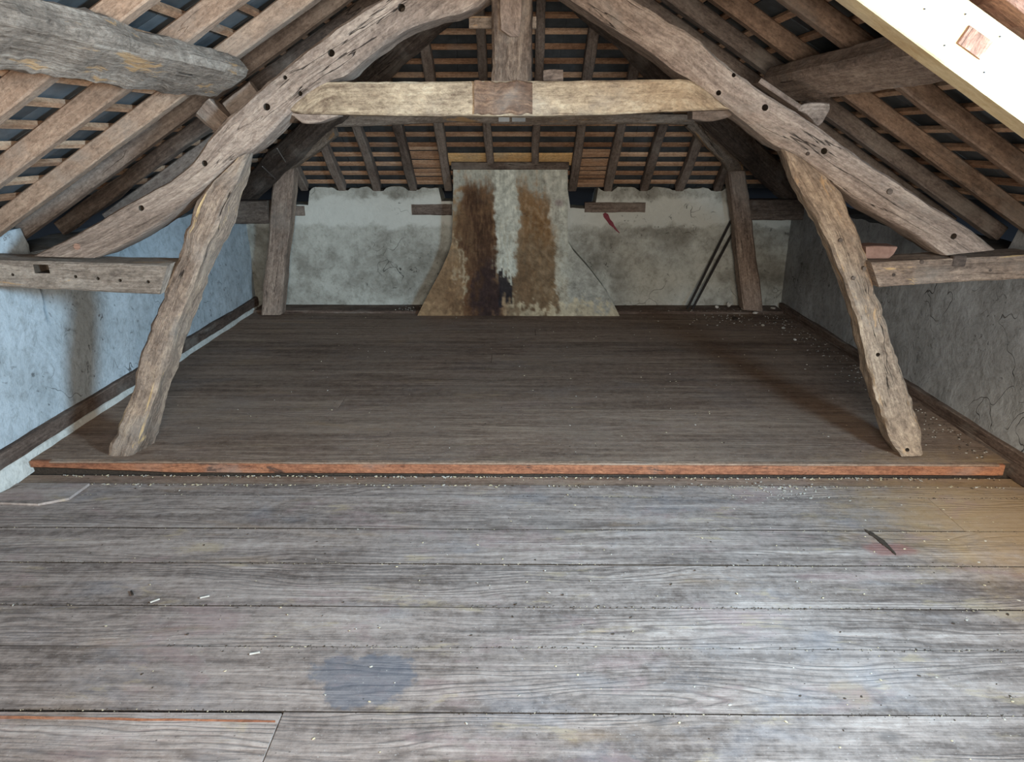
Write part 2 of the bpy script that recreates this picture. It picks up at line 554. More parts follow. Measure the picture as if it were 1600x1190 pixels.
def face_timber(up, lo, y, depth, n=None, **kw):
    """A timber whose front face lies in the plane Y=y, its two edges measured in the photograph."""
    U = [at(*p, y) for p in up]
    L = [at(*p, y) for p in lo]
    n = n or max(len(up), len(lo)) * 2
    D = Vector((0, depth, 0))
    q = []
    for i in range(n + 1):
        a, b = along(U, i / n), along(L, i / n)
        q.append((a, b, b + D, a + D))
    return loft(q, **kw)


def bar(p0, p1, w, h, up=(0, 0, 1), **kw):
    """Straight timber between two axis points, w across and h along 'up'."""
    p0, p1 = Vector(p0), Vector(p1)
    d = (p1 - p0).normalized()
    s = d.cross(Vector(up)).normalized()
    u = s.cross(d).normalized()
    n = kw.pop('n', 1)
    q = []
    for i in range(n + 1):
        c = p0.lerp(p1, i / n)
        q.append((c - s * w / 2 + u * h / 2, c + s * w / 2 + u * h / 2, c + s * w / 2 - u * h / 2, c - s * w / 2 - u * h / 2))
    return loft(q, **kw)


def box_mesh(lo, hi, bev=0.0):
    bm = bmesh.new()
    bmesh.ops.create_cube(bm, size=1)
    lo, hi = Vector(lo), Vector(hi)
    for v in bm.verts:
        v.co = Vector([(a + b) / 2 + c * (b - a) for a, b, c in zip(lo, hi, v.co)])
    if bev:
        bmesh.ops.bevel(bm, geom=list(bm.edges), offset=bev, segments=2, affect='EDGES')
    me = bpy.data.meshes.new('box')
    bm.to_mesh(me)
    bm.free()
    box_uv(me)
    return me


def box_uv(me):
    ul = me.uv_layers.get('UVMap') or me.uv_layers.new(name='UVMap')
    ext = [max(v.co[i] for v in me.vertices) - min(v.co[i] for v in me.vertices) for i in range(3)]
    la = ext.index(max(ext))
    oth = [i for i in range(3) if i != la]
    for p in me.polygons:
        n = [abs(c) for c in p.normal]
        va = oth[0] if n[oth[0]] < n[oth[1]] else oth[1]
        for li in p.loop_indices:
            co = me.vertices[me.loops[li].vertex_index].co
            ul.data[li].uv = (co[la], co[va])


def cyl_mesh(p0, p1, r, seg=10, r2=None):
    p0, p1 = Vector(p0), Vector(p1)
    d = (p1 - p0)
    bm = bmesh.new()
    bmesh.ops.create_cone(bm, segments=seg, radius1=r, radius2=r2 if r2 else r, depth=d.length, cap_ends=True)
    m = Matrix.Translation((p0 + p1) / 2) @ d.to_track_quat('Z', 'Y').to_matrix().to_4x4()
    bm.transform(m)
    me = bpy.data.meshes.new('rod')
    bm.to_mesh(me)
    bm.free()
    box_uv(me)
    return me


def drill(o, spots, y, depth=0.09):
    """Peg holes bored into the front face; spots = (px, py, radius)."""
    cut = bmesh.new()
    for px, py, r in spots:
        c = at(px, py, y)
        bmesh.ops.create_cone(cut, segments=12, radius1=r, radius2=r, depth=depth * 2, cap_ends=True,
                              matrix=Matrix.Translation(c) @ Matrix.Rotation(PI / 2, 4, 'X'))
    me = bpy.data.meshes.new('bore')
    cut.to_mesh(me)
    cut.free()
    me.uv_layers.new(name='UVMap')
    me.materials.append(M['dirt'])
    c = bpy.data.objects.new('bore', me)
    COL.objects.link(c)
    if M['dirt'].name not in o.data.materials:
        o.data.materials.append(M['dirt'])
    md = o.modifiers.new('bore', 'BOOLEAN')
    md.operation, md.solver, md.object = 'DIFFERENCE', 'EXACT', c
    try:
        md.material_mode = 'TRANSFER'
    except Exception:
        pass
    dg = bpy.context.evaluated_depsgraph_get()
    dg.update()
    new = bpy.data.meshes.new_from_object(o.evaluated_get(dg))
    o.modifiers.clear()
    if len(new.polygons) > 10:
        o.data = new
    bpy.data.objects.remove(c)
    bpy.data.meshes.remove(me)


def pegs(parent, spots, y, mat, out=0.006):
    for px, py, r in spots:
        c = at(px, py, y)
        o = link('peg', cyl_mesh(c + Vector((0, -out, 0)), c + Vector((0, 0.03, 0)), r, 8, r * 1.05), mat, parent)


def clip_poly(me, co, no):
    bm = bmesh.new()
    bm.from_mesh(me)
    r = bmesh.ops.bisect_plane(bm, geom=bm.verts[:] + bm.edges[:] + bm.faces[:], plane_co=co, plane_no=no, clear_outer=True)
    edges = [e for e in r['geom_cut'] if isinstance(e, bmesh.types.BMEdge)]
    if edges:
        bmesh.ops.contextual_create(bm, geom=edges)
    bm.to_mesh(me)
    bm.free()
    return me


# ------------------------------------------------------------------ floor
XW = WALL + 0.02
near_floor = props(link('floor', box_mesh((-2.9, -1.5, -0.16), (2.9, YSTEP + 0.02, -0.026)), M['dirt'], sharp=0),
                   'near floor of wide greyish dusty softwood boards running across the attic', kind='structure')
near_edges = [-1.5, -1.0, -0.5, 0.0, 0.4, 0.75, 1.07, 1.28, 1.445, 1.660, 1.942, 2.159, 2.431, 2.694, 2.99, 3.113, 3.222]


def plank(parent, x0, x1, y0, y1, ztop, mat, gap=0.0032, th=0.024, tilt=0.0, b=0.0006):
    n = max(2, int((x1 - x0) / 0.35))
    verts, faces, uvs = [], [], []
    xs = [x0 + (x1 - x0) * i / n for i in range(n + 1)]
    for x in xs:
        j0 = noise.noise(Vector((x * 2.3, y0 * 9, 1))) * 0.0022
        j1 = noise.noise(Vector((x * 2.3, y1 * 9, 1))) * 0.0022
        dz = noise.noise(Vector((x * 0.9, y0 * 5, 7))) * (0.0025 if b < 0.003 and ztop < 0.03 else 0.0)
        ya, yb = y0 + gap / 2 + j0, y1 - gap / 2 + j1
        verts += [(x, ya, ztop - th), (x, ya, ztop - b + dz), (x, ya + b, ztop + dz), (x, yb - b, ztop + dz + tilt), (x, yb, ztop - b + dz + tilt), (x, yb, ztop - th)]
    v0 = y0
    for i in range(n):
        for j in range(5):
            a = i * 6 + j
            faces.append((a, a + 6, a + 7, a + 1))
            uvs.append([(verts[k][0], verts[k][1] - v0 + (verts[k][2] - ztop) * 0.3) for k in (a, a + 6, a + 7, a + 1)])
    for e, base in ((0, 0), (1, n * 6)):
        idx = [base + j for j in range(6)]
        if e == 0:
            idx = idx[::-1]
        idx = idx[::-1]
        faces.append(tuple(idx))
        uvs.append([(verts[k][2], verts[k][1] - v0) for k in idx])
    o = link('plank', mesh('plank', verts, faces, uvs), [mat, M['dirt']], parent, 30)
    for p in o.data.polygons:
        if p.index < n * 5 and p.index % 5 in (0, 1, 4):
            p.material_index = 1
    return o


joint = {8: (at(0, 0, 1).x * 0 + atz(440, 1118, 0).x,)}
for i in range(len(near_edges) - 1):
    a, b = near_edges[i], near_edges[i + 1]
    dz = random.uniform(-0.0025, 0.0025)
    if i == 8:
        xj = atz(440, 1118, 0).x
        plank(near_floor, -2.56, xj - 0.002, a, b - 0.008, 0.004, M['floor_near'])
        plank(near_floor, xj + 0.002, 2.56, a, b, 0.0, M['floor_near'])
    elif i == 13:
        xj = atz(1480, 805, 0).x
        plank(near_floor, -2.56, xj - 0.002, a, b, 0.0 + dz, M['floor_near'])
        plank(near_floor, xj + 0.002, 2.56, a, b, dz - 0.002, M['floor_near'])
    else:
        plank(near_floor, -2.56, 2.56, a, b, -0.012 if i == 15 else dz, M['floor_far'] if i == 15 else M['floor_near'], tilt=0.0)

far_floor = props(link('floor', box_mesh((-2.9, YSTEP + 0.025, -0.16), (2.9, 7.0, ZF - 0.025)), M['dirt'], sharp=0),
                  'raised far floor of darker dirty boards behind the low step', kind='structure')
y = YSTEP + 0.022
k = 0
while y < YB - 0.02:
    w = random.choice((0.165, 0.18, 0.2, 0.215, 0.19))
    y2 = min(y + w, YB + 0.01)
    if YB - y2 < 0.06:
        y2 = YB + 0.01
    if k in (4, 9, 13):
        xj = random.uniform(-1.2, 1.2)
        plank(far_floor, -2.54, xj, y, y2, ZF, M['floor_far'], 0.0015, b=0.0006)
        plank(far_floor, xj + 0.003, 2.54, y, y2, ZF, M['floor_far'], 0.0015, b=0.0006)
    else:
        plank(far_floor, -2.54, 2.54, y, y2, ZF, M['floor_far'], 0.0015, b=0.0006)
    y = y2
    k += 1

# reddish exposed edge of the raised floor: one long nosing with a patched end
xa, xb = -2.45, atz(1568, 735, 0.03).x
q = []
for i in range(41):
    x = xa + (xb - xa) * i / 40
    t = i / 40
    hgt = 0.022 + 0.038 * min(1, t * 5 + 0.25)
    zt = ZF + 0.002
    yy = YSTEP + noise.noise(Vector((x * 2, 0, 3))) * 0.004
    q.append((Vector((x, yy, zt)), Vector((x, yy + 0.002, zt - hgt)), Vector((x, yy + 0.024, zt - hgt)), Vector((x, yy + 0.024, zt))))
props(recenter(link('trim_1', loft(q, 0.06, 0.003, 0.0015, 0.002, 3), M['edge_red'])),
      'reddish brown board edge forming the low step across the floor', kind='structure')
q = [(Vector((x, YSTEP - 0.004, ZF + 0.004)), Vector((x, YSTEP - 0.004, ZF - 0.006)), Vector((x, YSTEP + 0.03, ZF - 0.006)), Vector((x, YSTEP + 0.03, ZF + 0.004))) for x in frange(xa + 0.1, xb - 0.03, 40)]
arris = link('pale_arris', loft(q, 0.06, 0.003, 0.0012, 0.002, 4), M['rafter'], bpy.data.objects['trim_1'])
arris.matrix_parent_inverse = Matrix.Translation(-bpy.data.objects['trim_1'].location)

# ------------------------------------------------------------------ walls


def wall_sheet(name, fn, us, top, mat, label, bottom=-0.05, rows=26, thick=0.35, outward=(1, 0, 0), amp=0.012, holes=()):
    """A plastered wall: uneven face from fn(u, z), a ragged top at top(u), thickness outward."""
    verts, faces = [], []
    n = len(us)
    o = Vector(outward)
    for u in us:
        t = top(u)
        for r in range(rows + 1):
            z = bottom + (t - bottom) * r / rows
            p = fn(u, z)
            h = noise.noise(p * 1.3) * amp * 1.2 + noise.noise(p * 5) * amp * 0.5 + noise.noise(p * 16) * amp * 0.18
            verts.append(p + o * h)
    R = rows + 1
    for i in range(n - 1):
        for r in range(rows):
            faces.append((i * R + r, (i + 1) * R + r, (i + 1) * R + r + 1, i * R + r + 1))
    nb = len(verts)
    for i, u in enumerate(us):
        verts.append(verts[i * R + rows] + o * thick)
        verts.append(verts[i * R] + o * thick)
    for i in range(n - 1):
        a, b = nb + i * 2, nb + (i + 1) * 2
        faces.append((i * R + rows, (i + 1) * R + rows, b, a))
        faces.append((a, b, b + 1, a + 1))
        faces.append((a + 1, b + 1, (i + 1) * R, i * R))
    faces.append(tuple([r for r in range(R)] + [nb, nb + 1]))
    e = n - 1
    faces.append(tuple([e * R + r for r in range(R)][::-1] + [nb + e * 2 + 1, nb + e * 2]))
    me = mesh(name, verts, faces)
    bm = bmesh.new()
    bm.from_mesh(me)
    bmesh.ops.recalc_face_normals(bm, faces=bm.faces)
    bm.to_mesh(me)
    bm.free()
    return props(link(name, me, mat, None, 50), label, kind='structure')




def top_side(y):
    t = 1.165 if y < 3.62 else 1.165 - 0.13 * min(1, (y - 3.62) / 0.06)
    return t + noise.noise(Vector((y * 4, 2, 0))) * 0.014


def left_fn(y, z):
    x = -WALL - 0.012 * (z > 0.9)
    if y > 3.66 and z > 0.7:
        x += 0.05 * noise.noise(Vector((y * 1.5, z * 2, 0)))
    return Vector((x, y, z))


ysw = frange(-1.5, 3.55, 50) + frange(3.6, 3.72, 6) + frange(3.8, YB + 0.1, 45)
wl = wall_sheet('wall_left', left_fn, ysw, top_side, M['plaster_side'],
                'low whitewashed plaster wall along the left side', outward=(-1, 0, 0))
wr = wall_sheet('wall_right', lambda y, z: Vector((WALL, y, z)), ysw,
                lambda y: top_side(y) + 0.02 * noise.noise(Vector((y * 6, 8, 0))), M['plaster_right'],
                'low grey cracked plaster wall along the right side', outward=(1, 0, 0))


RX = [-1.945, -1.60, -1.278, -0.952, -0.63, -0.25, 0.142, 0.49, 0.81, 1.14, 1.456, 1.80]      # hip rafters


def top_back(x):
    t = 1.145
    d = min(abs(x - r) for r in RX)
    t += (0.028 + 0.022 * noise.noise(Vector((x * 2.2, 9, 3)))) * min(1, max(0, (d - 0.05) / 0.03))
    if 0.47 < x < 0.72:
        t = 0.99
    if -0.72 < x < -0.57:
        t = 1.05
    if abs(x) > 1.9:
        t = 1.02
    return t + noise.noise(Vector((x * 7, 4, 1))) * 0.014 + noise.noise(Vector((x * 23, 4, 1))) * 0.008


wb = wall_sheet('wall_back', lambda x, z: Vector((x, YB, z)), frange(-2.62, 2.62, 210), top_back, M['plaster_back'],
                'pale stained plaster end wall beneath the hipped slope', outward=(0, 1, 0), amp=0.014)

# upper ledge: a raised band of plaster above the lintels, and the lintel timbers let into the wall
for (a, b, lab) in (((643, 319), (706, 336), 'short grey lintel timber let into plaster'), ((914, 316), (1008, 332), 'long grey lintel timber let into plaster'), ((452, 322), (476, 337), 'stub of grey timber let into plaster')):
    p, q2 = at(a[0], a[1], YB - 0.02), at(b[0], b[1], YB - 0.02)
    o = link('lintel', loft([(Vector((x, YB - 0.022, p.z)), Vector((x, YB - 0.022, q2.z)), Vector((x, YB + 0.05, q2.z)), Vector((x, YB + 0.05, p.z))) for x in frange(p.x, q2.x, 3)], 0.04, 0.006, 0.004, 0.006, 9), M['rafter_grey'], wb)
    props(o, lab)
# red chalk smear
pts = [(944, 333, 2.2), (947, 337, 4.2), (951, 344, 3.0), (955, 349, 3.4), (959, 354, 1.8), (963, 359, 1.3), (968, 364, .6)]
vs, fs = [], []
for px, py, w in pts:
    for sx in (-1, 1):
        c = at(px + sx * w * 0.8, py - sx * w * 0.55, YB - 0.021)
        vs.append(c)
for c in list(vs):
    vs.append(c + Vector((0, 0.02, 0)))
m_ = len(pts) * 2
for i in range(len(pts) - 1):
    a = i * 2
    fs += [(a, a + 1, a + 3, a + 2), (a + m_, a + 2 + m_, a + 3 + m_, a + 1 + m_), (a, a + 2, a + 2 + m_, a + m_), (a + 1, a + 1 + m_, a + 3 + m_, a + 3)]
props(link('paint_smear', mesh('paint_smear', vs, fs), M['red'], wb), 'red chalk smear')

# near gable behind the camera, with an opening added for the fill light
gable = []
for lo, hi in (((-2.9, -1.8, -0.1), (-0.45, -1.5, 2.9)), ((1.05, -1.8, -0.1), (2.9, -1.5, 2.9)), ((-0.45, -1.8, -0.1), (1.05, -1.5, 0.9)), ((-0.45, -1.8, 2.2), (1.05, -1.5, 2.9))):
    gable.append(box_mesh(lo, hi))
bm = bmesh.new()
for me in gable:
    bm.from_mesh(me)
me = bpy.data.meshes.new('gable')
bm.to_mesh(me)
bm.free()
props(link('wall_front', me, M['plaster_white'], sharp=0), 'plastered near gable wall behind the viewer', kind='structure')

# skirtings: dark boards with a white lime fillet under them
for name, sx, lab in (('baseboard_left', -1, 'dark wooden skirting along the foot of the left wall'), ('baseboard_right', 1, 'dark dirty skirting along the foot of the right wall')):
    q = []
    for yy in frange(1.0, YB - 0.05, 24):
        zb = 0.02 if yy < YSTEP else ZF
        x1, x0 = sx * (WALL + 0.03), sx * (WALL - 0.035 - 0.006 * noise.noise(Vector((yy * 3, sx, 0))))
        z0, z1 = 0.095 if sx < 0 else 0.075, 0.175 if sx < 0 else 0.13
        q.append((Vector((x0, yy, z1)), Vector((x0, yy, z0)), Vector((x1, yy, z0)), Vector((x1, yy, z1))))
    bb = props(link(name, loft(q, 0.08, 0.006, 0.004, 0.006, 5 + sx), M['base_dark']), lab, kind='structure')
    q = []
    for yy in frange(1.0, YB - 0.1, 30):
        x1 = sx * (WALL + 0.03)
        x0 = sx * (WALL - 0.045 + 0.012 * noise.noise(Vector((yy * 4, sx, 2))))
        zt = 0.097 if sx < 0 else 0.078
        q.append((Vector((x0 + sx * 0.012, yy, zt)), Vector((x0, yy, -0.01)), Vector((x1, yy, -0.01)), Vector((x1, yy, zt))))
    f = link('lime_fillet', loft(q, 0.08, 0.006, 0.006, 0.008, 8 + sx), M['plaster_white'] if sx < 0 else M['base_dark'], bb)
    props(f, 'white lime fillet below the board' if sx < 0 else 'dirty fillet below the board')

q = [(Vector((x, 6.43, ZF + 0.022)), Vector((x, 6.42, ZF - 0.01)), Vector((x, YB + 0.02, ZF - 0.01)), Vector((x, YB + 0.02, ZF + 0.030))) for x in frange(-2.45, 2.45, 20)]
props(link('baseboard_back', loft(q, 0.1, 0.008, 0.004, 0.004, 12), M['base_dark']), 'low dark sill along the foot of the end wall', kind='structure')

# ------------------------------------------------------------------ roof: slates, laths (parts of the ceiling), rafters
RH = 0.082        # rafter height
cs, sn = 1 / math.sqrt(1 + TS * TS), TS / math.sqrt(1 + TS * TS)
ch, sh = 1 / math.sqrt(1 + TH_ * TH_), TH_ / math.sqrt(1 + TH_ * TH_)
APEX_Y = 6.62 - (ZE - 1.16) / TH_


def side_pt(sx, d, y, off):
    """d = distance up the slope from the eave line x=2.5, off = distance outward from the rafters' underside."""
    return Vector((sx * (2.5 - d * cs + off * sn), y, z_side(2.5) + d * sn + off * cs))


def hip_pt(x, d, off):
    return Vector((x, 6.62 - d * ch + off * sh, 1.16 + d * sh + off * ch))


def y_hipline(d):
    z = z_side(2.5) + d * sn
    return 6.62 - (z - 1.16) / TH_


def slab(pts_in, pts_out):
    n = len(pts_in)
    return mesh('slab', list(pts_in) + list(pts_out), [tuple(range(n))[::-1], tuple(range(n, 2 * n))] + [(i, (i + 1) % n, n + (i + 1) % n, n + i) for i in range(n)])


DTOP = 2.5 / cs
ceil = {}
for sx, nm in ((-1, 'left'), (1, 'right')):
    off0, off1 = RH + 0.085, RH + 0.12

    def P4(d0, d1, y0, y1a, y1b, o_):
        return [side_pt(sx, d0, y0, o_), side_pt(sx, d1, y0, o_), side_pt(sx, d1, y1b, o_), side_pt(sx, d0, y1a, o_)]
    polys = []
    if sx < 0:
        polys = [(-1.1, DTOP + 0.25, -1.8, y_hipline(-1.1) + .4, y_hipline(DTOP) + .4)]
    else:       # the dormer opening is left out
        da, db = 0.25, 0.98
        polys = [(-1.1, DTOP + 0.25, -1.8, 0.42, 0.42), (-1.1, da, 0.42, 1.18, 1.18), (db, DTOP + 0.25, 0.42, 1.18, 1.18),
                 (-1.1, DTOP + 0.25, 1.18, y_hipline(-1.1) + .4, y_hipline(DTOP) + .4)]
    bm = bmesh.new()
    for pl in polys:
        bm.from_mesh(slab(P4(*pl, off0), P4(*pl, off1)))
    me = bpy.data.meshes.new('skin')
    bm.to_mesh(me)
    bm.free()
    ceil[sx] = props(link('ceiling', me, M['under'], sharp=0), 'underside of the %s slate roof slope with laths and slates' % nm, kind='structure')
o0, o1 = RH + 0.085, RH + 0.12
dA = (ZE - 1.16) / sh
hp = [hip_pt(-3.3, -1.0, o0), hip_pt(3.3, -1.0, o0), hip_pt(0.0, dA, o0)]
hp2 = [hip_pt(-3.3, -1.0, o1), hip_pt(3.3, -1.0, o1), hip_pt(0.0, dA, o1)]
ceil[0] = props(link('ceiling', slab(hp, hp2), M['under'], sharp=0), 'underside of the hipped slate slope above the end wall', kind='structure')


def strip(p0, p1, across, outw, w, th, mat, parent, name='lath'):
    """A flat batten from p0 to p1 (uv along it)."""
    a, o = across.normalized() * w / 2, outw.normalized() * th
    n = 4
    verts, faces, uvs = [], [], []
    L = (p1 - p0).length
    for i in range(n + 1):
        c = p0.lerp(p1, i / n) + across * (noise.noise(p0.lerp(p1, i / n) * 3) * 0.004)
        verts += [c - a, c + a, c + a + o, c - a + o]
    vv = (0, w, w + th, 2 * w + th, 2 * w + 2 * th)
    for i in range(n):
        for j in range(4):
            faces.append((i * 4 + j, i * 4 + (j + 1) % 4, (i + 1) * 4 + (j + 1) % 4, (i + 1) * 4 + j))
            uvs.append(((L * i / n, vv[j]), (L * i / n, vv[j + 1]), (L * (i + 1) / n, vv[j + 1]), (L * (i + 1) / n, vv[j])))
    for b in (0, n * 4):
        faces.append((b, b + 1, b + 2, b + 3))
        uvs.append(((0, 0), (w, 0), (w, th), (0, th)))
    me = mesh(name, verts, faces, uvs)
    bm = bmesh.new()
    bm.from_mesh(me)
    bmesh.ops.recalc_face_normals(bm, faces=bm.faces)
    bm.to_mesh(me)
    bm.free()
    return link(name, me, mat, parent, 0)


GAUGE = 0.1437
for sx in (-1, 1):
    upv = Vector((-sx * cs, 0, sn))
    outv = Vector((sx * sn, 0, cs))
    # laths: measured ones sit at x=1.70+0.122k
    d = (2.5 - 1.70) / cs
    d -= GAUGE * 5
    d += 0.02 if sx < 0 else 0
    lath_ds = []
    while d < DTOP - 0.05:
        if d > -0.12:
            lath_ds.append(d)
        d += GAUGE
    slate_me = box_mesh((-0.118, -0.13, 0), (0.118, 0.13, 0.006))
    rest = bmesh.new()
    for k, d in enumerate(lath_ds):
        y1 = min(YB + 0.1, y_hipline(d) + 0.05)
        y0 = -1.45
        if sx > 0 and 0.18 < d < 1.05:
            y0 = 1.2
        strip(side_pt(sx, d, y0, RH), side_pt(sx, d, y1, RH), upv, outv, 0.029 + random.uniform(-0.003, 0.003), 0.020, M['lath'], ceil[sx])
        # a course of slates nailed on this lath
        yy = -1.4 + (0.12 if k % 2 else 0)
        while yy < y1:
            if not (sx > 0 and 0.1 < d < 1.1 and 0.3 < yy < 1.3):
                rot = Matrix((( -upv).to_tuple(), (0, 1, 0), outv.to_tuple())).transposed()
                rot = Matrix.Rotation(0, 3, 'Z') @ rot
                m = Matrix.Translation(side_pt(sx, d - 0.02, yy, RH + 0.030 + random.uniform(0, .003))) @ rot.to_4x4()
                m = m @ Matrix.Rotation(math.radians(-3.0), 4, 'Y') @ Matrix.Rotation(PI / 2 + random.uniform(-.012, .012), 4, 'Z')
                if 1.85 < yy < 4.15:
                    o = bpy.data.objects.new('slate', slate_me)
                    if not slate_me.materials:
                        slate_me.materials.append(M['slate'])
                    COL.objects.link(o)
                    o.parent = ceil[sx]
                    o.matrix_local = m
                else:
                    b2 = bmesh.new()
                    b2.from_mesh(slate_me)
                    b2.transform(m)
                    t = bpy.data.meshes.new('t')
                    b2.to_mesh(t)
                    b2.free()
                    rest.from_mesh(t)
                    bpy.data.meshes.remove(t)
            yy += 0.241
    me = bpy.data.meshes.new('slates')
    rest.to_mesh(me)
    rest.free()
    props(link('distant_slating', me, M['slate'], ceil[sx], 0), kind='stuff')

# hipped end
GH = 0.137
outv, upv = Vector((0, sh, ch)), Vector((0, -ch, sh))
rest = bmesh.new()
slate_me2 = box_mesh((-0.118, -0.13, 0), (0.118, 0.13, 0.006))
d = -0.02
k = 0
while d < dA - 0.06:
    hw = max(0.05, 2.46 * (1 - d / dA))
    if not (0.24 < d < 0.42):
        strip(hip_pt(-hw, d, RH), hip_pt(hw, d, RH), upv, outv, 0.034, 0.020, M['lath'], ceil[0])
    else:
        strip(hip_pt(-hw, d, RH), hip_pt(-0.6, d, RH), upv, outv, 0.034, 0.020, M['lath'], ceil[0])
        strip(hip_pt(0.46, d, RH), hip_pt(hw, d, RH), upv, outv, 0.034, 0.020, M['lath'], ceil[0])
    xx = -hw - 0.1 + (0.12 if k % 2 else 0)
    while xx < hw + 0.1:
        m = Matrix((Vector((1, 0, 0)), upv, outv)).transposed().to_4x4()
        m = Matrix.Translation(hip_pt(xx, d - 0.02, RH + 0.030)) @ m @ Matrix.Rotation(math.radians(-3), 4, 'X')
        b2 = bmesh.new()
        b2.from_mesh(slate_me2)
        b2.transform(m)
        t = bpy.data.meshes.new('t')
        b2.to_mesh(t)
        b2.free()
        rest.from_mesh(t)
        bpy.data.meshes.remove(t)
        xx += 0.241
    d += GH
    k += 1
me = bpy.data.meshes.new('slates')
rest.to_mesh(me)
rest.free()
props(link('distant_slating', me, M['slate'], ceil[0], 0), kind='stuff')
# close-set laths either side of the chimney, and the pale board over it
for x0, x1, dl, dh in ((-0.99, -0.62, -0.02, 0.50), (0.47, 0.83, -0.06, 0.50)):
    d = dl
    while d < dh:
        strip(hip_pt(x0 + random.uniform(-.02, .02), d, RH - 0.003 + random.uniform(-.004, .006)), hip_pt(x1 + random.uniform(-.01, .02), d + random.uniform(-.006, .006), RH - 0.003), upv, outv, 0.041 + random.uniform(-.007, .004), 0.008, M['lath'], ceil[0])
        d += 0.064
bd = strip(hip_pt(-0.60, 0.33, RH - 0.004), hip_pt(0.46, 0.33, RH - 0.004), upv, outv, 0.15, 0.02, M['board_orange'], ceil[0], 'roof_board')
props(bd, 'clean yellow pine board above the chimney')

ORD = ['first', 'second', 'third', 'fourth', 'fifth', 'sixth', 'seventh', 'eighth', 'ninth', 'tenth', 'eleventh', 'twelfth']


def side_rafter(sx, yc, w, d0, d1, label, mat, seed, hgt=RH, wob=0.012, rough=0.002):
    q = []
    for i in range(7):
        d = d0 + (d1 - d0) * i / 6
        y = yc + noise.noise(Vector((d * 1.3, seed, 0))) * wob
        a, b = y - w / 2, y + w / 2
        off = RH - hgt
        q.append((side_pt(sx, d, a, RH), side_pt(sx, d, a, off), side_pt(sx, d, b, off), side_pt(sx, d, b, RH)))
    o = recenter(link('rafter', loft(q, 0.10, 0.006, rough, 0.004, seed), mat))
    return props(o, label, 'rafter', 'rafters of the %s roof slope' % ('left' if sx < 0 else 'right'))


LR = [(2.43, 'sawn brown rafter on left slope, farthest from the arched truss'),
      (2.89, 'sawn brown rafter on left slope, third from the arched truss'),
      (3.392, 'broad sawn rafter on left slope, second from the arched truss'),
      (3.70, 'dark sawn rafter on left slope just behind the arched truss'),
      (4.12, 'rough mossy rafter seen in the dark gap above left principal'),
      (4.62, 'jack rafter in the left back corner, nearer of two'),
      (5.10, 'jack rafter in the left back corner, farther of two')]
for i, (yc, lab) in enumerate(LR):
    dtop = min(DTOP - 0.04, (6.62 - yc - 0) and DTOP if yc < APEX_Y else (1.16 + TH_ * (6.62 - yc) - z_side(2.5)) / sn - 0.05)
    side_rafter(-1, yc, 0.060 if i != 2 else 0.068, -0.12 if yc > 3.6 else -0.02, dtop, lab, M['rafter'] if i < 3 else (M['rafter_grey'] if i != 4 else M['oak_dark']), i + 1.3, rough=0.002 if i != 4 else 0.012)
RR = [(2.50, 'sawn brown rafter on right slope partly behind the new pine timber'),
      (2.985, 'knotty waney rafter on right slope, third from the arched truss'),
      (3.50, 'straight sawn rafter on right slope, second from the arched truss'),
      (3.955, 'dark rounded rafter on right slope just behind the arched truss'),
      (4.42, 'reddish jack rafter in the right back corner, nearer of two'),
      (4.95, 'pale jack rafter in the right back corner, farther of two')]
for i, (yc, lab) in enumerate(RR):
    dtop = DTOP - 0.04 if yc < APEX_Y else (1.16 + TH_ * (6.62 - yc) - z_side(2.5)) / sn - 0.05
    side_rafter(1, yc, 0.060 if i != 3 else 0.085, -0.02 if yc < 3.5 else -0.12, dtop, lab, M['rafter'] if i < 3 else M['rafter_grey'], i + 21.3, wob=0.03 if i == 1 else 0.01)

hip_labels = []
for i, x in enumerate(RX):
    dtop = dA * (1 - abs(x) / 2.5) - 0.06
    d0 = -0.03
    if x in (-0.25, 0.142):
        d0 = 0.25
    q = []
    for j in range(7):
        d = d0 + (dtop - d0) * j / 6
        xx = x + noise.noise(Vector((d * 1.5, x * 5, 3))) * 0.016
        w = 0.072 if x not in (-0.25, 0.142) else 0.062
        q.append((hip_pt(xx - w / 2, d, RH), hip_pt(xx + w / 2, d, RH), hip_pt(xx + w / 2, d, 0), hip_pt(xx - w / 2, d, 0)))
    lab = {5: 'slim grey rafter standing on the chimney lintel, left of the pair', 6: 'slim grey rafter standing on the chimney lintel, right of the pair',
           4: 'grey rafter just left of the chimney on the hipped slope', 7: 'grey rafter just right of the chimney on the hipped slope'}.get(i)
    if not lab:
        n_ = i if i < 4 else 11 - i
        lab = '%s grey rafter from the %s corner of the hipped slope' % (ORD[n_], 'left' if i < 4 else 'right')
    o = recenter(link('rafter', loft(q, 0.10, 0.008, 0.003, 0.008, i + 40.7), M['rafter_grey']))
    props(o, lab, 'rafter', 'rafters of the hipped slope')

# ------------------------------------------------------------------ near truss
truss = thing('roof_truss', (0, YT + 0.1, ZF), 'arched old oak truss spanning the attic on two leaning posts', 'roof truss')
TD = 0.19
lp_up = [(51, 400), (115, 368), (189, 324), (263, 283), (300, 254), (338, 204), (371, 172), (405, 138), (449, 98), (500, 62), (540, 34), (586, 2), (680, -66), (766, -124)]
lp_lo = [(152, 403), (199, 381), (263, 340), (297, 311), (325, 286), (365, 248), (397, 234), (424, 205), (452, 175), (480, 147), (506, 127), (541, 116), (576, 86), (627, 50), (672, 32), (735, 14), (766, -8)]
o = link('principal_rafter', face_timber(lp_up, lp_lo, YT, TD, n=34, step=0.035, bev=0.012, rough=0.006, lump=0.010, seed=2), M['oak'], truss)
props(o, 'left bowed principal rafter with round peg holes')
drill(o, [(627, 12, .016), (518, 83, .015), (445, 121, .009), (469, 146, .010), (417, 167, .015), (320, 255, .013), (221, 325, .013)], YT)
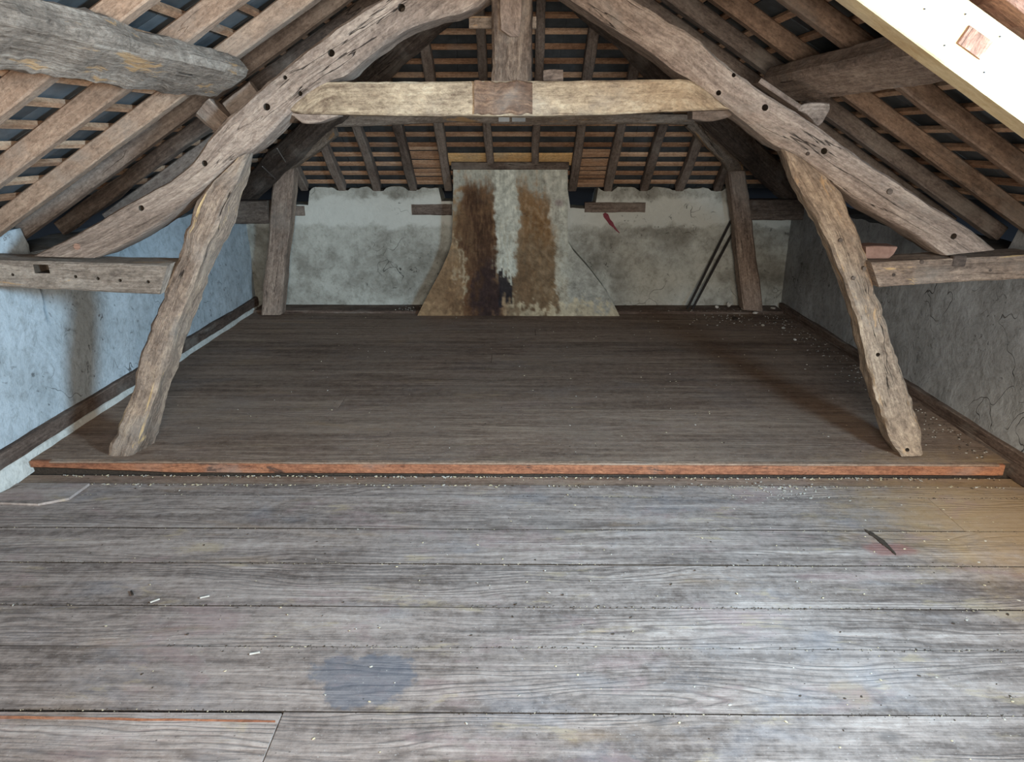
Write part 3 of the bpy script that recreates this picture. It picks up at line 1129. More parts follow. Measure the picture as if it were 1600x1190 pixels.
pegs(o, [(121, 385, .015)], YT, M['tenon'])
rp_up = [(833, -112), (930, -44), (994, 0), (1017, 14), (1052, 38), (1082, 51), (1110, 76), (1141, 104), (1188, 141), (1249, 179), (1279, 198), (1340, 242), (1397, 279), (1458, 320), (1516, 357), (1556, 390)]
rp_lo = [(833, -42), (893, 0), (956, 43), (1009, 76), (1062, 116), (1080, 124), (1110, 145), (1141, 171), (1175, 198), (1208, 225), (1258, 250), (1296, 279), (1330, 306), (1364, 331), (1424, 364), (1475, 399)]
o = link('principal_rafter', face_timber(rp_up, rp_lo, YT, TD, n=34, step=0.035, bev=0.012, rough=0.006, lump=0.010, seed=4), M['oak'], truss)
props(o, 'right straight principal rafter with round peg holes')
drill(o, [(1147, 117, .009), (1123, 145, .011), (1195, 168, .014), (1288, 236, .014), (1490, 369, .014)], YT)
pegs(o, [(1390, 299, .013), (1262, 240, .008)], YT, M['oak_dark'])
# collar
cu = [(446, 170), (476, 146), (506, 127), (535, 127), (640, 128), (760, 126), (850, 126), (950, 125), (1080, 124), (1110, 146), (1140, 170)]
cl = [(448, 172), (474, 178), (506, 178), (535, 178), (640, 180), (760, 182), (850, 181), (950, 178), (1060, 174), (1105, 172), (1142, 171)]
o = link('collar_beam', face_timber(cu, cl, YT + 0.004, 0.17, n=30, step=0.035, bev=0.008, rough=0.004, lump=0.006, seed=6), M['oak_pale'], truss)
props(o, 'pale limewashed horizontal collar beam')
pegs(o, [(787, 140, .010), (766, 140, .010), (810, 138, .010)], YT + 0.004, M['oak_dark'])
# the brown unlimed middle of the collar, where a board was once nailed, is a thin old batten face
mid = []
for x, a, b in ((741, 127, 177), (760, 126, 177), (790, 127, 178), (815, 127, 178), (832, 128, 178)):
    p, q2 = at(x, a + 1, YT - 0.004), at(x + noise.noise(Vector((x, 0, 0))) * 4, b, YT - 0.004)
    mid.append((p, q2, q2 + Vector((0, 0.02, 0)), p + Vector((0, 0.02, 0))))
o2 = link('worn_face', loft(mid, 0.008, 0.004, 0.012, 0.010, 11), M['worn'], o)
props(o2, 'bare brown patch beneath the king post')
# haunch under the left end of the collar
q = []
for x, a, b in ((452, 176, 178), (461, 176, 184), (473, 177, 193), (496, 178, 192), (513, 178, 186), (528, 179, 181)):
    p, q2 = at(x, a, YT + 0.05), at(x, b, YT + 0.05)
    q.append((p, q2, q2 + Vector((0, 0.1, 0)), p + Vector((0, 0.1, 0))))
link('haunch', loft(q, 0.02, 0.004, 0.003, 0.003, 13), M['oak'], truss)
q = []
for x, a, b in ((1082, 173, 186), (1105, 172, 190), (1125, 172, 187), (1143, 172, 182)):
    p, q2 = at(x, a, YT + 0.06), at(x, b, YT + 0.06)
    q.append((p, q2, q2 + Vector((0, 0.1, 0)), p + Vector((0, 0.1, 0))))
link('haunch', loft(q, 0.02, 0.004, 0.003, 0.003, 14), M['rafter_grey'], truss)  # right haunch: greyer timber material stands in for its shade
# king post
kl = [(768, 127), (768, 60), (768, 0), (768, -180)]
kr = [(831, 127), (831, 60), (831, 0), (831, -180)]
o = link('king_post', face_timber(kl, kr, YT + 0.015, 0.16, n=14, step=0.03, bev=0.012, rough=0.010, lump=0.012, seed=8), M['oak_brown'], truss)
props(o, 'upright grooved king post above the collar')
q = []
for t, a, b in ((-60, 781, 816), (0, 781, 816), (30, 782, 814), (48, 783, 812), (57, 796, 810)):
    p, q2 = at(a, t, YT - 0.004), at(b, t, YT - 0.004)
    q.append((p, q2, q2 + Vector((0, 0.03, 0)), p + Vector((0, 0.03, 0))))
props(link('repair_facing', loft(q, 0.03, 0.004, 0.003, 0.004, 19), M['oak'], o), 'smoother pale facing')

# posts: front face plus the side turned to the room
lpost_l = [(375, 237), (352, 262), (324, 287), (314, 304), (300, 341), (287, 360), (283, 400), (272, 410), (256, 451), (236, 502), (219, 559), (208, 603), (192, 644), (175, 691), (163, 724)]
lpost_r = [(397, 238), (390, 280), (381, 310), (358, 371), (346, 390), (337, 407), (324, 451), (297, 512), (280, 570), (270, 603), (251, 661), (236, 704), (217, 728)]


def post(name, left, right, inner, frac, depth, seed, mat):
    """Post whose outline is left/right in the photo; the room-side edge of the front face lies at frac of the width."""
    L = [at(*p, YT + 0.02) for p in left]
    R_ = [at(*p, YT + 0.02) for p in right]
    n = 26
    q = []
    D = Vector((0, depth, 0))
    for i in range(n + 1):
        a, b = along(L, i / n), along(R_, i / n)
        if inner == 'right':      # the photo's right edge is the far edge of the inner side
            f = a.lerp(b, frac)
            bb = _eye + (b - _eye) * ((YT + 0.02 + depth - _eye.y) / (b.y - _eye.y))
            q.append((a, f, bb, a + D))
        else:
            f = b.lerp(a, frac)
            aa = _eye + (a - _eye) * ((YT + 0.02 + depth - _eye.y) / (a.y - _eye.y))
            q.append((f, b, b + D, aa))
    return link(name, loft(q, 0.03, 0.014, 0.013, 0.012, seed, 4), mat, truss)


o = post('post', lpost_l, lpost_r, 'right', 0.62, 0.17, 3.3, M['oak_post'])
props(o, 'left rough hewn post leaning inwards, with pale streak')
rpost_l = [(1210, 226), (1222, 256), (1232, 287), (1259, 330), (1284, 378), (1307, 440), (1327, 495), (1346, 580), (1365, 641), (1381, 688), (1402, 713)]
rpost_r = [(1258, 243), (1296, 278), (1320, 314), (1334, 348), (1348, 380), (1358, 413), (1371, 455), (1389, 510), (1400, 556), (1419, 611), (1435, 661), (1443, 711)]
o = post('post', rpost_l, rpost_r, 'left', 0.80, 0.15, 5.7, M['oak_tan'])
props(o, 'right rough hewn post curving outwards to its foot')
drill(o, [(1372, 554, .010), (1417, 702, .010)], YT + 0.02, 0.05)
pegs(o, [(1313, 375, .010), (1333, 434, .009), (1350, 419, .009)], YT + 0.016, M['oak_dark'])

# tie-beam stubs
YS = YT - 0.03
a0, a1 = at(0, 405, YS), at(262, 414, YS)
b0, b1 = at(0, 446, YS), at(249, 460, YS)
a0.x = b0.x = -2.56
D = Vector((0, 0.20, 0))
q = []
for i in range(9):
    t = i / 8
    q.append((a0.lerp(a1, t), b0.lerp(b1, t), b0.lerp(b1, t) + D, a0.lerp(a1, t) + D))
o = link('tie_beam', loft(q, 0.035, 0.008, 0.004, 0.008, 15), M['oak_grey'], truss)
props(o, 'left tie beam stub with a long open mortise')
cutm = None
drill(o, [(118, 432, .008), (153, 435, .008), (188, 438, .008), (232, 440, .008), (20, 429, .007)], YS, 0.04)
# open mortise cut in the top front edge
mo = box_mesh(at(50, 428, YS - 0.02), at(94, 408, YS + 0.09))
co = bpy.data.objects.new('bore', mo)
mo.materials.append(M['dirt'])
COL.objects.link(co)
md = o.modifiers.new('b', 'BOOLEAN')
md.operation, md.solver, md.object = 'DIFFERENCE', 'EXACT', co
bpy.context.evaluated_depsgraph_get().update()
nm_ = bpy.data.meshes.new_from_object(o.evaluated_get(bpy.context.evaluated_depsgraph_get()))
o.modifiers.clear()
if len(nm_.polygons) > 50:
    o.data = nm_
bpy.data.objects.remove(co)
a0, a1 = at(1361, 410, YS), at(1600, 399, YS)
b0, b1 = at(1373, 448, YS), at(1600, 435, YS)
q = []
for i in range(9):
    t = i / 8 * 1.12
    q.append((a0.lerp(a1, t), b0.lerp(b1, t), b0.lerp(b1, t) + D, a0.lerp(a1, t) + D))
o = link('tie_beam', loft(q, 0.035, 0.006, 0.003, 0.006, 16), M['oak_post'], truss)
props(o, 'right tie beam stub, brown and square-cut')
pegs(o, [(1440, 409, .010), (1396, 429, .008), (1547, 422, .006)], YS, M['oak_dark'], 0.004)
p = at(1499, 408, YS)
props(link('tenon_end', box_mesh(p + Vector((-.03, -0.004, -.024)), p + Vector((.03, 0.03, .024)), 0.003), M['oak_dark'], o), 'dark tenon end')

# ------------------------------------------------------------------ purlins, cleats
def purlin(sx, y0, y1, label, mat, seed, rough, lump):
    s = Vector((-sx * cs, 0, sn))
    nrm = Vector((sx * sn, 0, cs))
    q = []
    for i in range(9):
        t = i / 8
        y = y0 + (y1 - y0) * t
        A = Vector((sx * 1.17, y, 1.862 if sx < 0 else 1.848))
        B = Vector((sx * 1.355, y, 1.755))
        k = 1.0
        hh = 0.10
        q.append((A, B, B + nrm * hh, A + nrm * hh))
    o = recenter(link('purlin', loft(q, 0.035, 0.022, rough, lump, seed, 3), mat))
    return props(o, label, 'purlin')


purlin(-1, 1.55, 3.36, 'thick grey waney purlin resting on the left side of the arched truss', M['oak_grey'], 31, 0.010, 0.020)
purlin(1, 2.02, 3.72, 'squared dark purlin between the arched truss and new pine timber', M['oak'], 33, 0.005, 0.008)

# cleats on the backs of the principals
q = []
p0, p1 = at(358, 172, YT + 0.12), at(400, 139, YT + 0.12)
link_me = bar(p0, p1, 0.07, 0.045, (0, 1, 0), step=0.03, bev=0.004, rough=0.002, lump=0.002, seed=50)
props(recenter(link('cleat', link_me, M['rafter_grey'])), 'narrow board strip nailed on top of the left principal below purlin end', 'cleat')
p0, p1 = at(322, 168, YT + 0.16), at(352, 196, YT + 0.16)
props(recenter(link('purlin_block', bar(p0, p1, 0.10, 0.11, (0, 1, 0), step=0.03, bev=0.015, rough=0.004, lump=0.008, seed=51), M['oak'])), 'rounded wooden block under the end of the left purlin', 'block')
q = []
for x, a, b in ((1247, 166, 172), (1262, 161, 180), (1280, 160, 198), (1296, 161, 172)):
    pa, pb = at(x, a, YT + 0.16), at(x, b, YT + 0.16)
    q.append((pa, pb, pb + Vector((0, .14, 0)), pa + Vector((0, .14, 0))))
props(recenter(link('purlin_block', loft(q, 0.02, 0.004, 0.003, 0.003, 52), M['oak'])), 'wedge shaped block under the right purlin behind the principal', 'block')
p0, p1 = at(1183, 126, YT + 0.06), at(1245, 168, YT + 0.06)
props(recenter(link('cleat', bar(p0, p1, 0.022, 0.08, (0, 1, 0), step=0.03, bev=0.004, rough=0.002, lump=0.002, seed=53), M['oak'])), 'thin strip nailed on top of the right principal below purlin', 'cleat')

# wood block on the collar, board beside the king post, offcut on the right tie stub
q = [(at(x, a, YT + .04), at(x, 126, YT + .04), at(x, 126, YT + .04) + Vector((0, .09, 0)), at(x, a, YT + .04) + Vector((0, .09, 0))) for x, a in ((849, 110), (864, 108), (880, 109))]
props(recenter(link('wood_block', loft(q, 0.02, 0.008, 0.004, 0.003, 54), M['oak'])), 'small wood block lying on top of the collar beam', 'wood block')
q = [(at(x, 25, YT + .18), at(x, 44, YT + .18), at(x, 44, YT + .18) + Vector((0, .025, 0)), at(x, 25, YT + .18) + Vector((0, .025, 0))) for x in (733, 770, 838)]
props(recenter(link('cross_board', loft(q, 0.04, 0.003, 0.002, 0.002, 55), M['oak_grey'])), 'short board nailed across behind the king post', 'board')
q = []
for x, a, b in ((1353, 385, 404), (1372, 384, 404), (1392, 385, 403), (1402, 385, 388)):
    pa, pb = at(x, a, YT + 0.03), at(x, b, YT + 0.03)
    q.append((pa, pb, pb + Vector((0, .11, 0)), pa + Vector((0, .11, 0))))
props(recenter(link('wood_offcut', loft(q, 0.02, 0.004, 0.003, 0.003, 56), M['brick'])), 'pinkish slanted wood offcut lying on the right tie beam stub', 'wood offcut')

# ------------------------------------------------------------------ new pine principal of the next truss
Y0 = 1.90
o = thing('principal_rafter', (1.2, Y0 + 0.04, 1.4), 'pale new pine timber slanting across the upper right corner', 'roof timber')
u0, u1 = at(1515, 0, Y0), at(1600, 62, Y0)
l0, l1 = at(1340, 0, Y0), at(1600, 192, Y0)
du, dl = (u1 - u0).normalized(), (l1 - l0).normalized()
q = []
for i in range(10):
    t = i / 9
    q.append((u0 + du * (-0.75 + 1.75 * t), l0 + dl * (-0.45 + 1.75 * t), l0 + dl * (-0.45 + 1.75 * t) + Vector((0, .085, 0)), u0 + du * (-0.75 + 1.75 * t) + Vector((0, .085, 0))))
pine = link('beam', loft(q, 0.06, 0.004, 0.0008, 0.001, 60), M['pine'], o)
c = [at(1515, 39, Y0 - .006), at(1553, 66, Y0 - .006), at(1532, 93, Y0 - .006), at(1496, 67, Y0 - .006)]
D = Vector((0, 0.04, 0))
props(link('tenon_end', loft([(c[0], c[1], c[1] + D, c[0] + D), (c[0].lerp(c[3], .5), c[1].lerp(c[2], .5), c[1].lerp(c[2], .5) + D, c[0].lerp(c[3], .5) + D), (c[3], c[2], c[2] + D, c[3] + D)], 0.006, 0.003, 0.0025, 0.002, 61), M['tenon'], o), 'square reddish old tenon end showing in the face')
for px, py in ((1509, 22), (1563, 57), (1476, 71), (1538, 113), (1445, 14)):
    p = at(px, py, Y0 - 0.002)
    link('nail', cyl_mesh(p, p + Vector((0, .02, 0)), 0.0022, 8), M['iron'], o)
# stub of the old purlin above it
q = []
for i in range(5):
    y = 1.52 + 0.36 * i / 4
    q.append((Vector((1.10, y, 2.055)), Vector((1.13, y, 1.95)), Vector((1.36, y, 1.83)), Vector((1.42, y, 1.92))))
props(recenter(link('purlin', loft(q, 0.03, 0.02, 0.008, 0.012, 62), M['oak_grey'])), 'weathered old purlin end above the new pine timber, top right corner', 'purlin')
for i, (xa_, za) in enumerate(((1.115, 1.905), (1.195, 1.865))):
    q = []
    for t in (0, .5, 1):
        bx, bz = xa_ + 0.085 * t, za - 0.052 * t
        q.append((Vector((bx, 1.84, bz + .05)), Vector((bx, 1.84, bz)), Vector((bx, 1.98, bz)), Vector((bx, 1.98, bz + .05))))
    props(recenter(link('wedge', loft(q, 0.02, 0.004, 0.003, 0.003, 63 + i), M['tenon'])), ('upper' if i == 0 else 'lower') + ' of two brown wedges between old purlin end and pine timber', 'wedge')

# ------------------------------------------------------------------ hip rafters, corner posts, hip purlin
for sx, nm in ((-1, 'left'), (1, 'right')):
    foot = Vector((sx * 2.50, 6.60, 1.10))
    top = Vector((sx * 0.10, APEX_Y + 0.05, ZE - 0.10))
    o = recenter(link('hip_rafter', bar(foot, top, 0.14, 0.19, (0, 0, 1), n=6, step=0.06, bev=0.03, rough=0.008, lump=0.025, seed=70 + sx), M['oak_dark']))
    props(o, 'heavy dark hip rafter rising from the %s back corner' % nm, 'hip rafter')
cpl = dict(
    left=([(431, 274), (423, 301), (420, 368), (412, 435), (408, 492)], [(459, 262), (458, 288), (454, 339), (447, 395), (442, 449), (438, 492)]),
    right=([(1138, 267), (1146, 324), (1152, 390), (1158, 450), (1163, 484)], [(1166, 267), (1174, 324), (1180, 390), (1188, 435), (1193, 486)]))
for nm, (l_, r_) in cpl.items():
    sx = -1 if nm == 'left' else 1
    yp = 6.30 if sx < 0 else 6.36
    cp = thing('corner_post', (sx * 2.2, yp + 0.08, ZF), 'old wooden post with curved brace in the %s back corner' % nm, 'post')
    link('post', face_timber(l_, r_, yp, 0.16, n=10, step=0.05, bev=0.015, rough=0.006, lump=0.010, seed=80 + sx), M['oak'], cp)
    if sx < 0:
        bl = [(436, 271), (458, 250), (487, 223), (520, 197)]
        bu = [(461, 262), (472, 252), (496, 236), (524, 212)]
        q = []
        for (a, b, t) in zip(bl, bu, (0, .33, .66, 1)):
            yy = yp - 0.62 * t
            q.append((at(*a, yy), at(*b, yy), at(*b, yy) + Vector((0.0, .12, 0)), at(*a, yy) + Vector((0, .12, 0))))
    else:
        bl = [(1138, 268), (1134, 257), (1110, 232), (1074, 197)]
        bu = [(1166, 266), (1150, 246), (1118, 211), (1082, 184)]
        q = []
        for (a, b, t) in zip(bl, bu, (0, .3, .62, 1)):
            yy = yp - 0.62 * t
            q.append((at(*a, yy), at(*b, yy), at(*b, yy) + Vector((0.0, .12, 0)), at(*a, yy) + Vector((0, .12, 0))))
    link('brace', loft(q, 0.05, 0.012, 0.006, 0.008, 84 + sx), M['oak_grey'], cp)
    # block from post to wall
    if sx < 0:
        a, b = at(378, 314, yp), at(420, 350, yp)
    else:
        a, b = at(1170, 312, yp), at(1226, 344, yp)
    xw = sx * 2.56
    xs = frange(min(xw, a.x if sx > 0 else b.x), max(xw, a.x if sx > 0 else b.x), 3)
    q = [(Vector((x, yp + .01, a.z)), Vector((x, yp + .01, b.z)), Vector((x, yp + .16, b.z)), Vector((x, yp + .16, a.z))) for x in xs]
    props(link('tie_beam', loft(q, 0.05, 0.008, 0.004, 0.005, 90 + sx), M['oak_dark'], cp), 'short dark tie from post to wall')
# purlin of the hipped slope
YH = 5.66
hu = [(500, 176), (560, 176), (700, 178), (820, 176), (960, 176), (1100, 178)]
hl = [(500, 199), (560, 197), (640, 193), (720, 190), (800, 194), (900, 195), (1000, 193), (1080, 195)]
o = link('purlin', face_timber(hu, hl, YH, 0.15, n=20, step=0.05, bev=0.012, rough=0.004, lump=0.006, seed=95), M['oak_grey'])
recenter(o)
props(o, 'crooked grey purlin of the hipped slope seen beneath the collar beam', 'purlin')
for a, b in (((779, 182), (796, 190)), ((800, 182), (821, 190))):
    p, q2 = at(*a, YH - .012), at(*b, YH - .012)
    pl = link('tin_patch', box_mesh((p.x, YH - .02, q2.z), (q2.x, YH + .02, p.z), 0.002), M['tin'], o)
    pl.matrix_parent_inverse = Matrix.Translation(-o.location)
    props(pl, 'pale tin patch')
for i, (a, b) in enumerate((((410, 260), (430, 279)), ((433, 232), (450, 259)))):
    p, q2 = at(*a, 5.4), at(*b, 6.2)
    props(recenter(link('wire', cyl_mesh(p, q2, 0.004, 6), M['wire'])), ('lower' if i == 0 else 'upper') + ' of two thin taut wires beside the left corner post', 'wire')

# ------------------------------------------------------------------ chimney breast
YC = 6.335
prof_l = [(265, 708), (300, 708), (350, 707), (378, 706), (395, 701), (420, 690), (450, 674), (475, 661), (495, 651)]
prof_r = [(265, 887), (300, 887), (350, 887), (378, 888), (392, 896), (420, 921), (450, 944), (475, 959), (493, 968)]


def interp(tab, v):
    for (a, x), (b, y_) in zip(tab, tab[1:]):
        if v <= b:
            return x + (y_ - x) * max(0, (v - a)) / (b - a)
    return tab[-1][1]


def sm(a, b, x):
    t = max(0.0, min(1.0, (x - a) / (b - a))) if b != a else float(x > a)
    return t * t * (3 - 2 * t)


def band(x, a, b, s):
    return sm(a - s, a + s, x) * (1 - sm(b - s, b + s, x))


def chim_col(u, v):
    n1 = noise.fractal(Vector((u * .045, v * .018, 1)), 1.0, 2.0, 5)
    n2 = noise.fractal(Vector((u * .12, v * .10, 5)), 1.0, 2.0, 4)
    n3 = noise.fractal(Vector((u * .35, v * .05, 9)), 1.0, 2.0, 3)
    uu = u + n1 * 19 + n2 * 11 + n3 * 4
    vv = v + n2 * 22 + n1 * 16 + n3 * 12
    c = Vector(lin(176, 174, 160))

    def mixc(col, k):
        nonlocal c
        k = max(0, min(1, k))
        c = c.lerp(Vector(lin(*col)), k)
    # tan wash everywhere but the right flare
    mixc((142, 116, 86), 0.9 * (1 - sm(860, 890, uu)) * sm(270, 330, vv + n2 * 20))
    # left flare: tan to brown
    mixc((132, 104, 76), 0.85 * (1 - sm(720, 735, uu)) * sm(360, 420, vv))
    mixc((100, 74, 52), 0.7 * band(uu, 690, 735, 14) * sm(430, 460, vv))
    # dark brown soot column
    top = 285 + n2 * 15
    mixc((108, 78, 52), 0.8 * band(uu, 716, 774 + 14 * sm(330, 420, v), 8) * sm(top - 12, top + 14, vv))
    mixc((72, 50, 36), (0.9 - 0.35 * sm(0.05, 0.4, n3)) * band(uu, 727, 760 + 16 * sm(330, 420, v), 13) * sm(top, top + 30, vv))
    mixc((96, 66, 44), 0.6 * band(uu, 728, 742, 5) * sm(400, 440, vv))
    mixc((46, 34, 34), 0.85 * band(uu, 749, 780, 8) * sm(385, 425, vv))
    # ochre brown right column
    mixc((130, 96, 60), (0.8 - 0.5 * sm(0.0, 0.35, n2)) * band(uu, 812, 848 + 20 * sm(300, 400, v), 12) * sm(280, 312, vv))
    mixc((118, 100, 78), (0.8 - 0.3 * sm(0.0, 0.4, n3)) * band(uu, 800, 870, 12) * sm(345, 392, vv))
    mixc((96, 72, 50), 0.6 * band(uu, 802, 836, 8) * sm(392, 430, vv))
    # white plaster tongue in the middle
    w = 20 - 6 * sm(330, 420, v)
    mixc((196, 196, 182), 0.95 * band(u + n1 * 8 + n2 * 6, 792 - w, 790 + w, 3) * (1 - sm(428, 438, vv)))
    mixc((150, 140, 118), 0.55 * band(uu, 776, 806, 5) * sm(340, 352, vv) * (1 - sm(428, 440, vv)) * sm(-0.1, .3, n3))
    # black soot under it
    mixc((36, 34, 38), 0.95 * band(u + n2 * 3, 779, 801, 2) * sm(431, 438, vv) * (1 - sm(470, 482, vv + n3 * 10)))
    # pale streaks and right column
    mixc((188, 186, 172), 0.85 * band(uu, 858, 890, 7) * (1 - sm(345, 372, vv)))
    mixc((176, 160, 132), 0.7 * band(uu, 716, 724, 2.5) * sm(370, 380, vv) * (1 - sm(455, 470, vv)))
    mixc((178, 172, 154), 0.7 * band(uu, 868, 884, 3) * sm(360, 380, vv))
    mixc((158, 155, 144), 0.8 * sm(882, 900, uu) * sm(380, 400, vv))
    mixc((132, 130, 122), 0.55 * sm(886, 896, u) * sm(-.05, .35, n3))
    # lime spill along the foot
    mixc((176, 162, 134), 0.8 * sm(472, 482, vv) * sm(800, 815, uu))
    mixc((150, 124, 92), 0.5 * sm(478, 486, vv) * (1 - sm(720, 730, uu)))
    # rust at the top left, purplish fleck right
    mixc((140, 112, 80), 0.55 * band(uu, 706, 726, 4) * sm(0, .3, n2))
    mixc((140, 110, 116), 0.5 * band(u, 868, 880, 4) * band(v, 312, 322, 4))
    k = 1 + 0.30 * n2 + 0.22 * n3
    return (c.x * k, c.y * k, c.z * k, 1)


NX, NZ = 110, 110
verts, cols, faces = [], [], []
for j in range(NZ + 1):
    v = 265 + (495 - 265) * j / NZ
    xl, xr = interp(prof_l, v), interp(prof_r, v)
    for i in range(NX + 1):
        u = xl + (xr - xl) * i / NX
        p = at(u, v, YC)
        h = noise.fractal(p * 6, 1, 2, 4) * 0.006
        if j == NZ:
            p.z = ZF - 0.01
        verts.append(p + Vector((0, h, 0)))
        cols.append(chim_col(u, v))
for j in range(NZ):
    for i in range(NX):
        a = j * (NX + 1) + i
        faces.append((a, a + NX + 1, a + NX + 2, a + 1))
# sides, top
nf = len(verts)
border = [j * (NX + 1) for j in range(NZ + 1)]
border2 = [j * (NX + 1) + NX for j in range(NZ + 1)]
for arr in (border, border2):
    st_ = len(verts)
    for b in arr:
        verts.append(verts[b] + Vector((0, YB - YC + 0.03, 0)))
        cols.append(tuple(0.9 * c for c in lin(150, 146, 134)) + (1,))
    for k in range(NZ):
        f = (arr[k], st_ + k, st_ + k + 1, arr[k + 1])
        faces.append(f if arr is border2 else f[::-1])
faces.append(tuple(range(NX + 1)) + (nf + NZ + 1, nf))
chim = thing('chimney_breast', ((verts[0].x + verts[NX].x) / 2, YC + 0.15, ZF), 'stained plaster chimney breast flaring at its foot against the end wall', 'chimney breast')
me = mesh('stack', verts, faces)
ca = me.color_attributes.new('stain', 'FLOAT_COLOR', 'POINT')
for i, c in enumerate(cols):
    ca.data[i].color = c
link('stack', me, M['chimney'], chim, 40)
p, q2 = at(705, 253, YC - .02), at(889, 265, YC - .02)
q = [(Vector((x, YC - .03, p.z)), Vector((x, YC - .03, q2.z)), Vector((x, YB, q2.z)), Vector((x, YB, p.z))) for x in frange(p.x, q2.x, 6)]
props(link('lintel', loft(q, 0.05, 0.005, 0.004, 0.004, 99), M['oak_dark'], chim), 'dark timber lintel across its top')

# ------------------------------------------------------------------ leaning rods
for i, (a, b) in enumerate((((1074, 479), (1146, 337)), ((1082, 478), (1150, 354)))):
    p = at(*a, 6.46)
    p.z = ZF + 0.035
    q2 = at(*b, 6.60)
    o = props(recenter(link('rod', cyl_mesh(p, q2, 0.011, 8), M['iron'])), ('left' if i == 0 else 'right') + ' of two dark thin rods leaning against the end wall', 'rod', 'rods leaning in the right back corner')

# ------------------------------------------------------------------ floor patch, chips, grit
pc = [atz(0, 786, .004), atz(60, 789, .004), atz(108, 780, .004), atz(140, 757, .004), atz(40, 757, .004)]
pc[0].x -= 0.1
o = link('floor_patch', slab([c + Vector((0, 0, -.004)) for c in pc], [c + Vector((0, 0, .008)) for c in pc]), M['floor_near'], sharp=0)
box_uv(o.data)
recenter(o)
props(o, 'thin worn patch board lying on the floor near the left end of step', 'board')


def pebble(bm, c, r, flat=0.5, long_=1.0):
    m = Matrix.Translation(c) @ Matrix.Rotation(random.uniform(0, 2 * PI), 4, 'Z') @ Matrix.Diagonal((r * long_, r, r * flat, 1))
    ret = bmesh.ops.create_icosphere(bm, subdivisions=1, radius=1.0)
    for v in ret['verts']:
        v.co = v.co * random.uniform(0.7, 1.15)
        v.co = m @ v.co


def lump(name, px, py, z, r, mat, label, cat, group=None, flat=0.6, long_=1.3):
    bm = bmesh.new()
    pebble(bm, Vector((0, 0, r * flat * 0.8)), r, flat, long_)
    bmesh.ops.subdivide_edges(bm, edges=bm.edges[:], cuts=1, use_grid_fill=True)
    for v in bm.verts:
        v.co += v.co.normalized() * noise.noise(v.co * 60 + Vector((px, py, 0))) * r * 0.25
    zm = min(v.co.z for v in bm.verts)
    for v in bm.verts:
        v.co.z -= zm
    me = bpy.data.meshes.new(name)
    bm.to_mesh(me)
    bm.free()
    o = link(name, me, mat, None, 40)
    o.location = atz(px, py, z)
    return props(o, label, cat, group)


for px, py, r, f, lab in (
        (1128, 474, .034, 1.2, 'tallest crumbled plaster lump by the foot of the end wall, right corner'),
        (1138, 480, .030, .8, 'broad plaster lump just right of the tallest one'),
        (1120, 482, .019, .9, 'small plaster lump just left of the tallest one'),
        (1162, 484, .024, .6, 'plaster lump touching the left side of the right corner post'),
        (1180, 490, .028, .35, 'flat plaster flake lying before the right corner post'),
        (1208, 483, .020, .8, 'plaster lump between right corner post and right skirting'),
        (1192, 510, .016, .8, 'rounded plaster crumb on floor boards before the right corner post'),
        (1224, 514, .020, .5, 'long plaster flake on the floor near the right skirting'),
        (1242, 532, .014, .8, 'round white plaster crumb on the floor, nearest by the right skirting')):
    zz = ZF + 0.026 if py < 492 else ZF
    lump('plaster_lump', px, py, zz, r, M['chalk'], lab, 'plaster lump', 'plaster lumps in the right back corner', f)
lump('dirt_clod', 1148, 500, ZF, .022, M['dirt'], 'dark dirt clod on the floor before the right back corner', 'dirt clod', None, .8)
for i, (px, py, rot, lab) in enumerate(((320, 932, .4, 'small white chip on the near floorboards, left side'), (398, 1020, .3, 'thin white splinter on the near floorboards, below the others'), (242, 938, .7, 'pale splinter left of the small white chip'), (206, 926, -.9, 'dark curled splinter on the floor at far left'))):
    p = atz(px, py, 0.003)
    d = Vector((math.cos(rot), math.sin(rot), 0)) * 0.016
    o = recenter(link('wood_splinter', bar(p - d, p + d, 0.007, 0.004, (0, 0, 1), step=0.01, bev=0.001, rough=0.001, lump=0.001, seed=i), M['chalk'] if i < 3 else M['dirt']))
    props(o, lab, 'splinter')
# bare reddish edge of the near left board
q = []
for i in range(21):
    px = -40 + 470 * i / 20
    w = 2.6 + 1.2 * noise.noise(Vector((i * .7, 2, 0)))
    py = 1119 + 8 * i / 20 + 1.5 * noise.noise(Vector((i * .4, 5, 0)))
    a, b = atz(px, py - w, 0.0065), atz(px, py + w, 0.003)
    q.append((a, b, b + Vector((0, 0, -.01)), a + Vector((0, 0, -.01))))
props(link('worn_edge', loft(q, 0.03, 0.001, 0.0006, 0.0008, 6), M['edge_red'], near_floor), 'bare orange board edge')
# torn gash in the right boards
q = []
for i in range(25):
    t = i / 24
    px, py = 1350 + 50 * t, 826 + 40 * t - 4 * math.sin(t * 3)
    w = (0.6 + 3.2 * math.sin(PI * t) ** 0.7) * (0.7 + 0.9 * abs(noise.noise(Vector((i * .9, 3, 0)))))
    a, b = atz(px - w * .9 + noise.noise(Vector((i * .6, 1, 0))) * 2, py + w * .5, 0.0035), atz(px + w * .9, py - w * .35, 0.0035)
    q.append((a, b, b + Vector((0, 0, -.008)), a + Vector((0, 0, -.008))))
props(link('gouge', loft(q, 0.006, 0.001, 0.0008, 0.001, 5), M['dirt'], near_floor), 'dark torn gash')


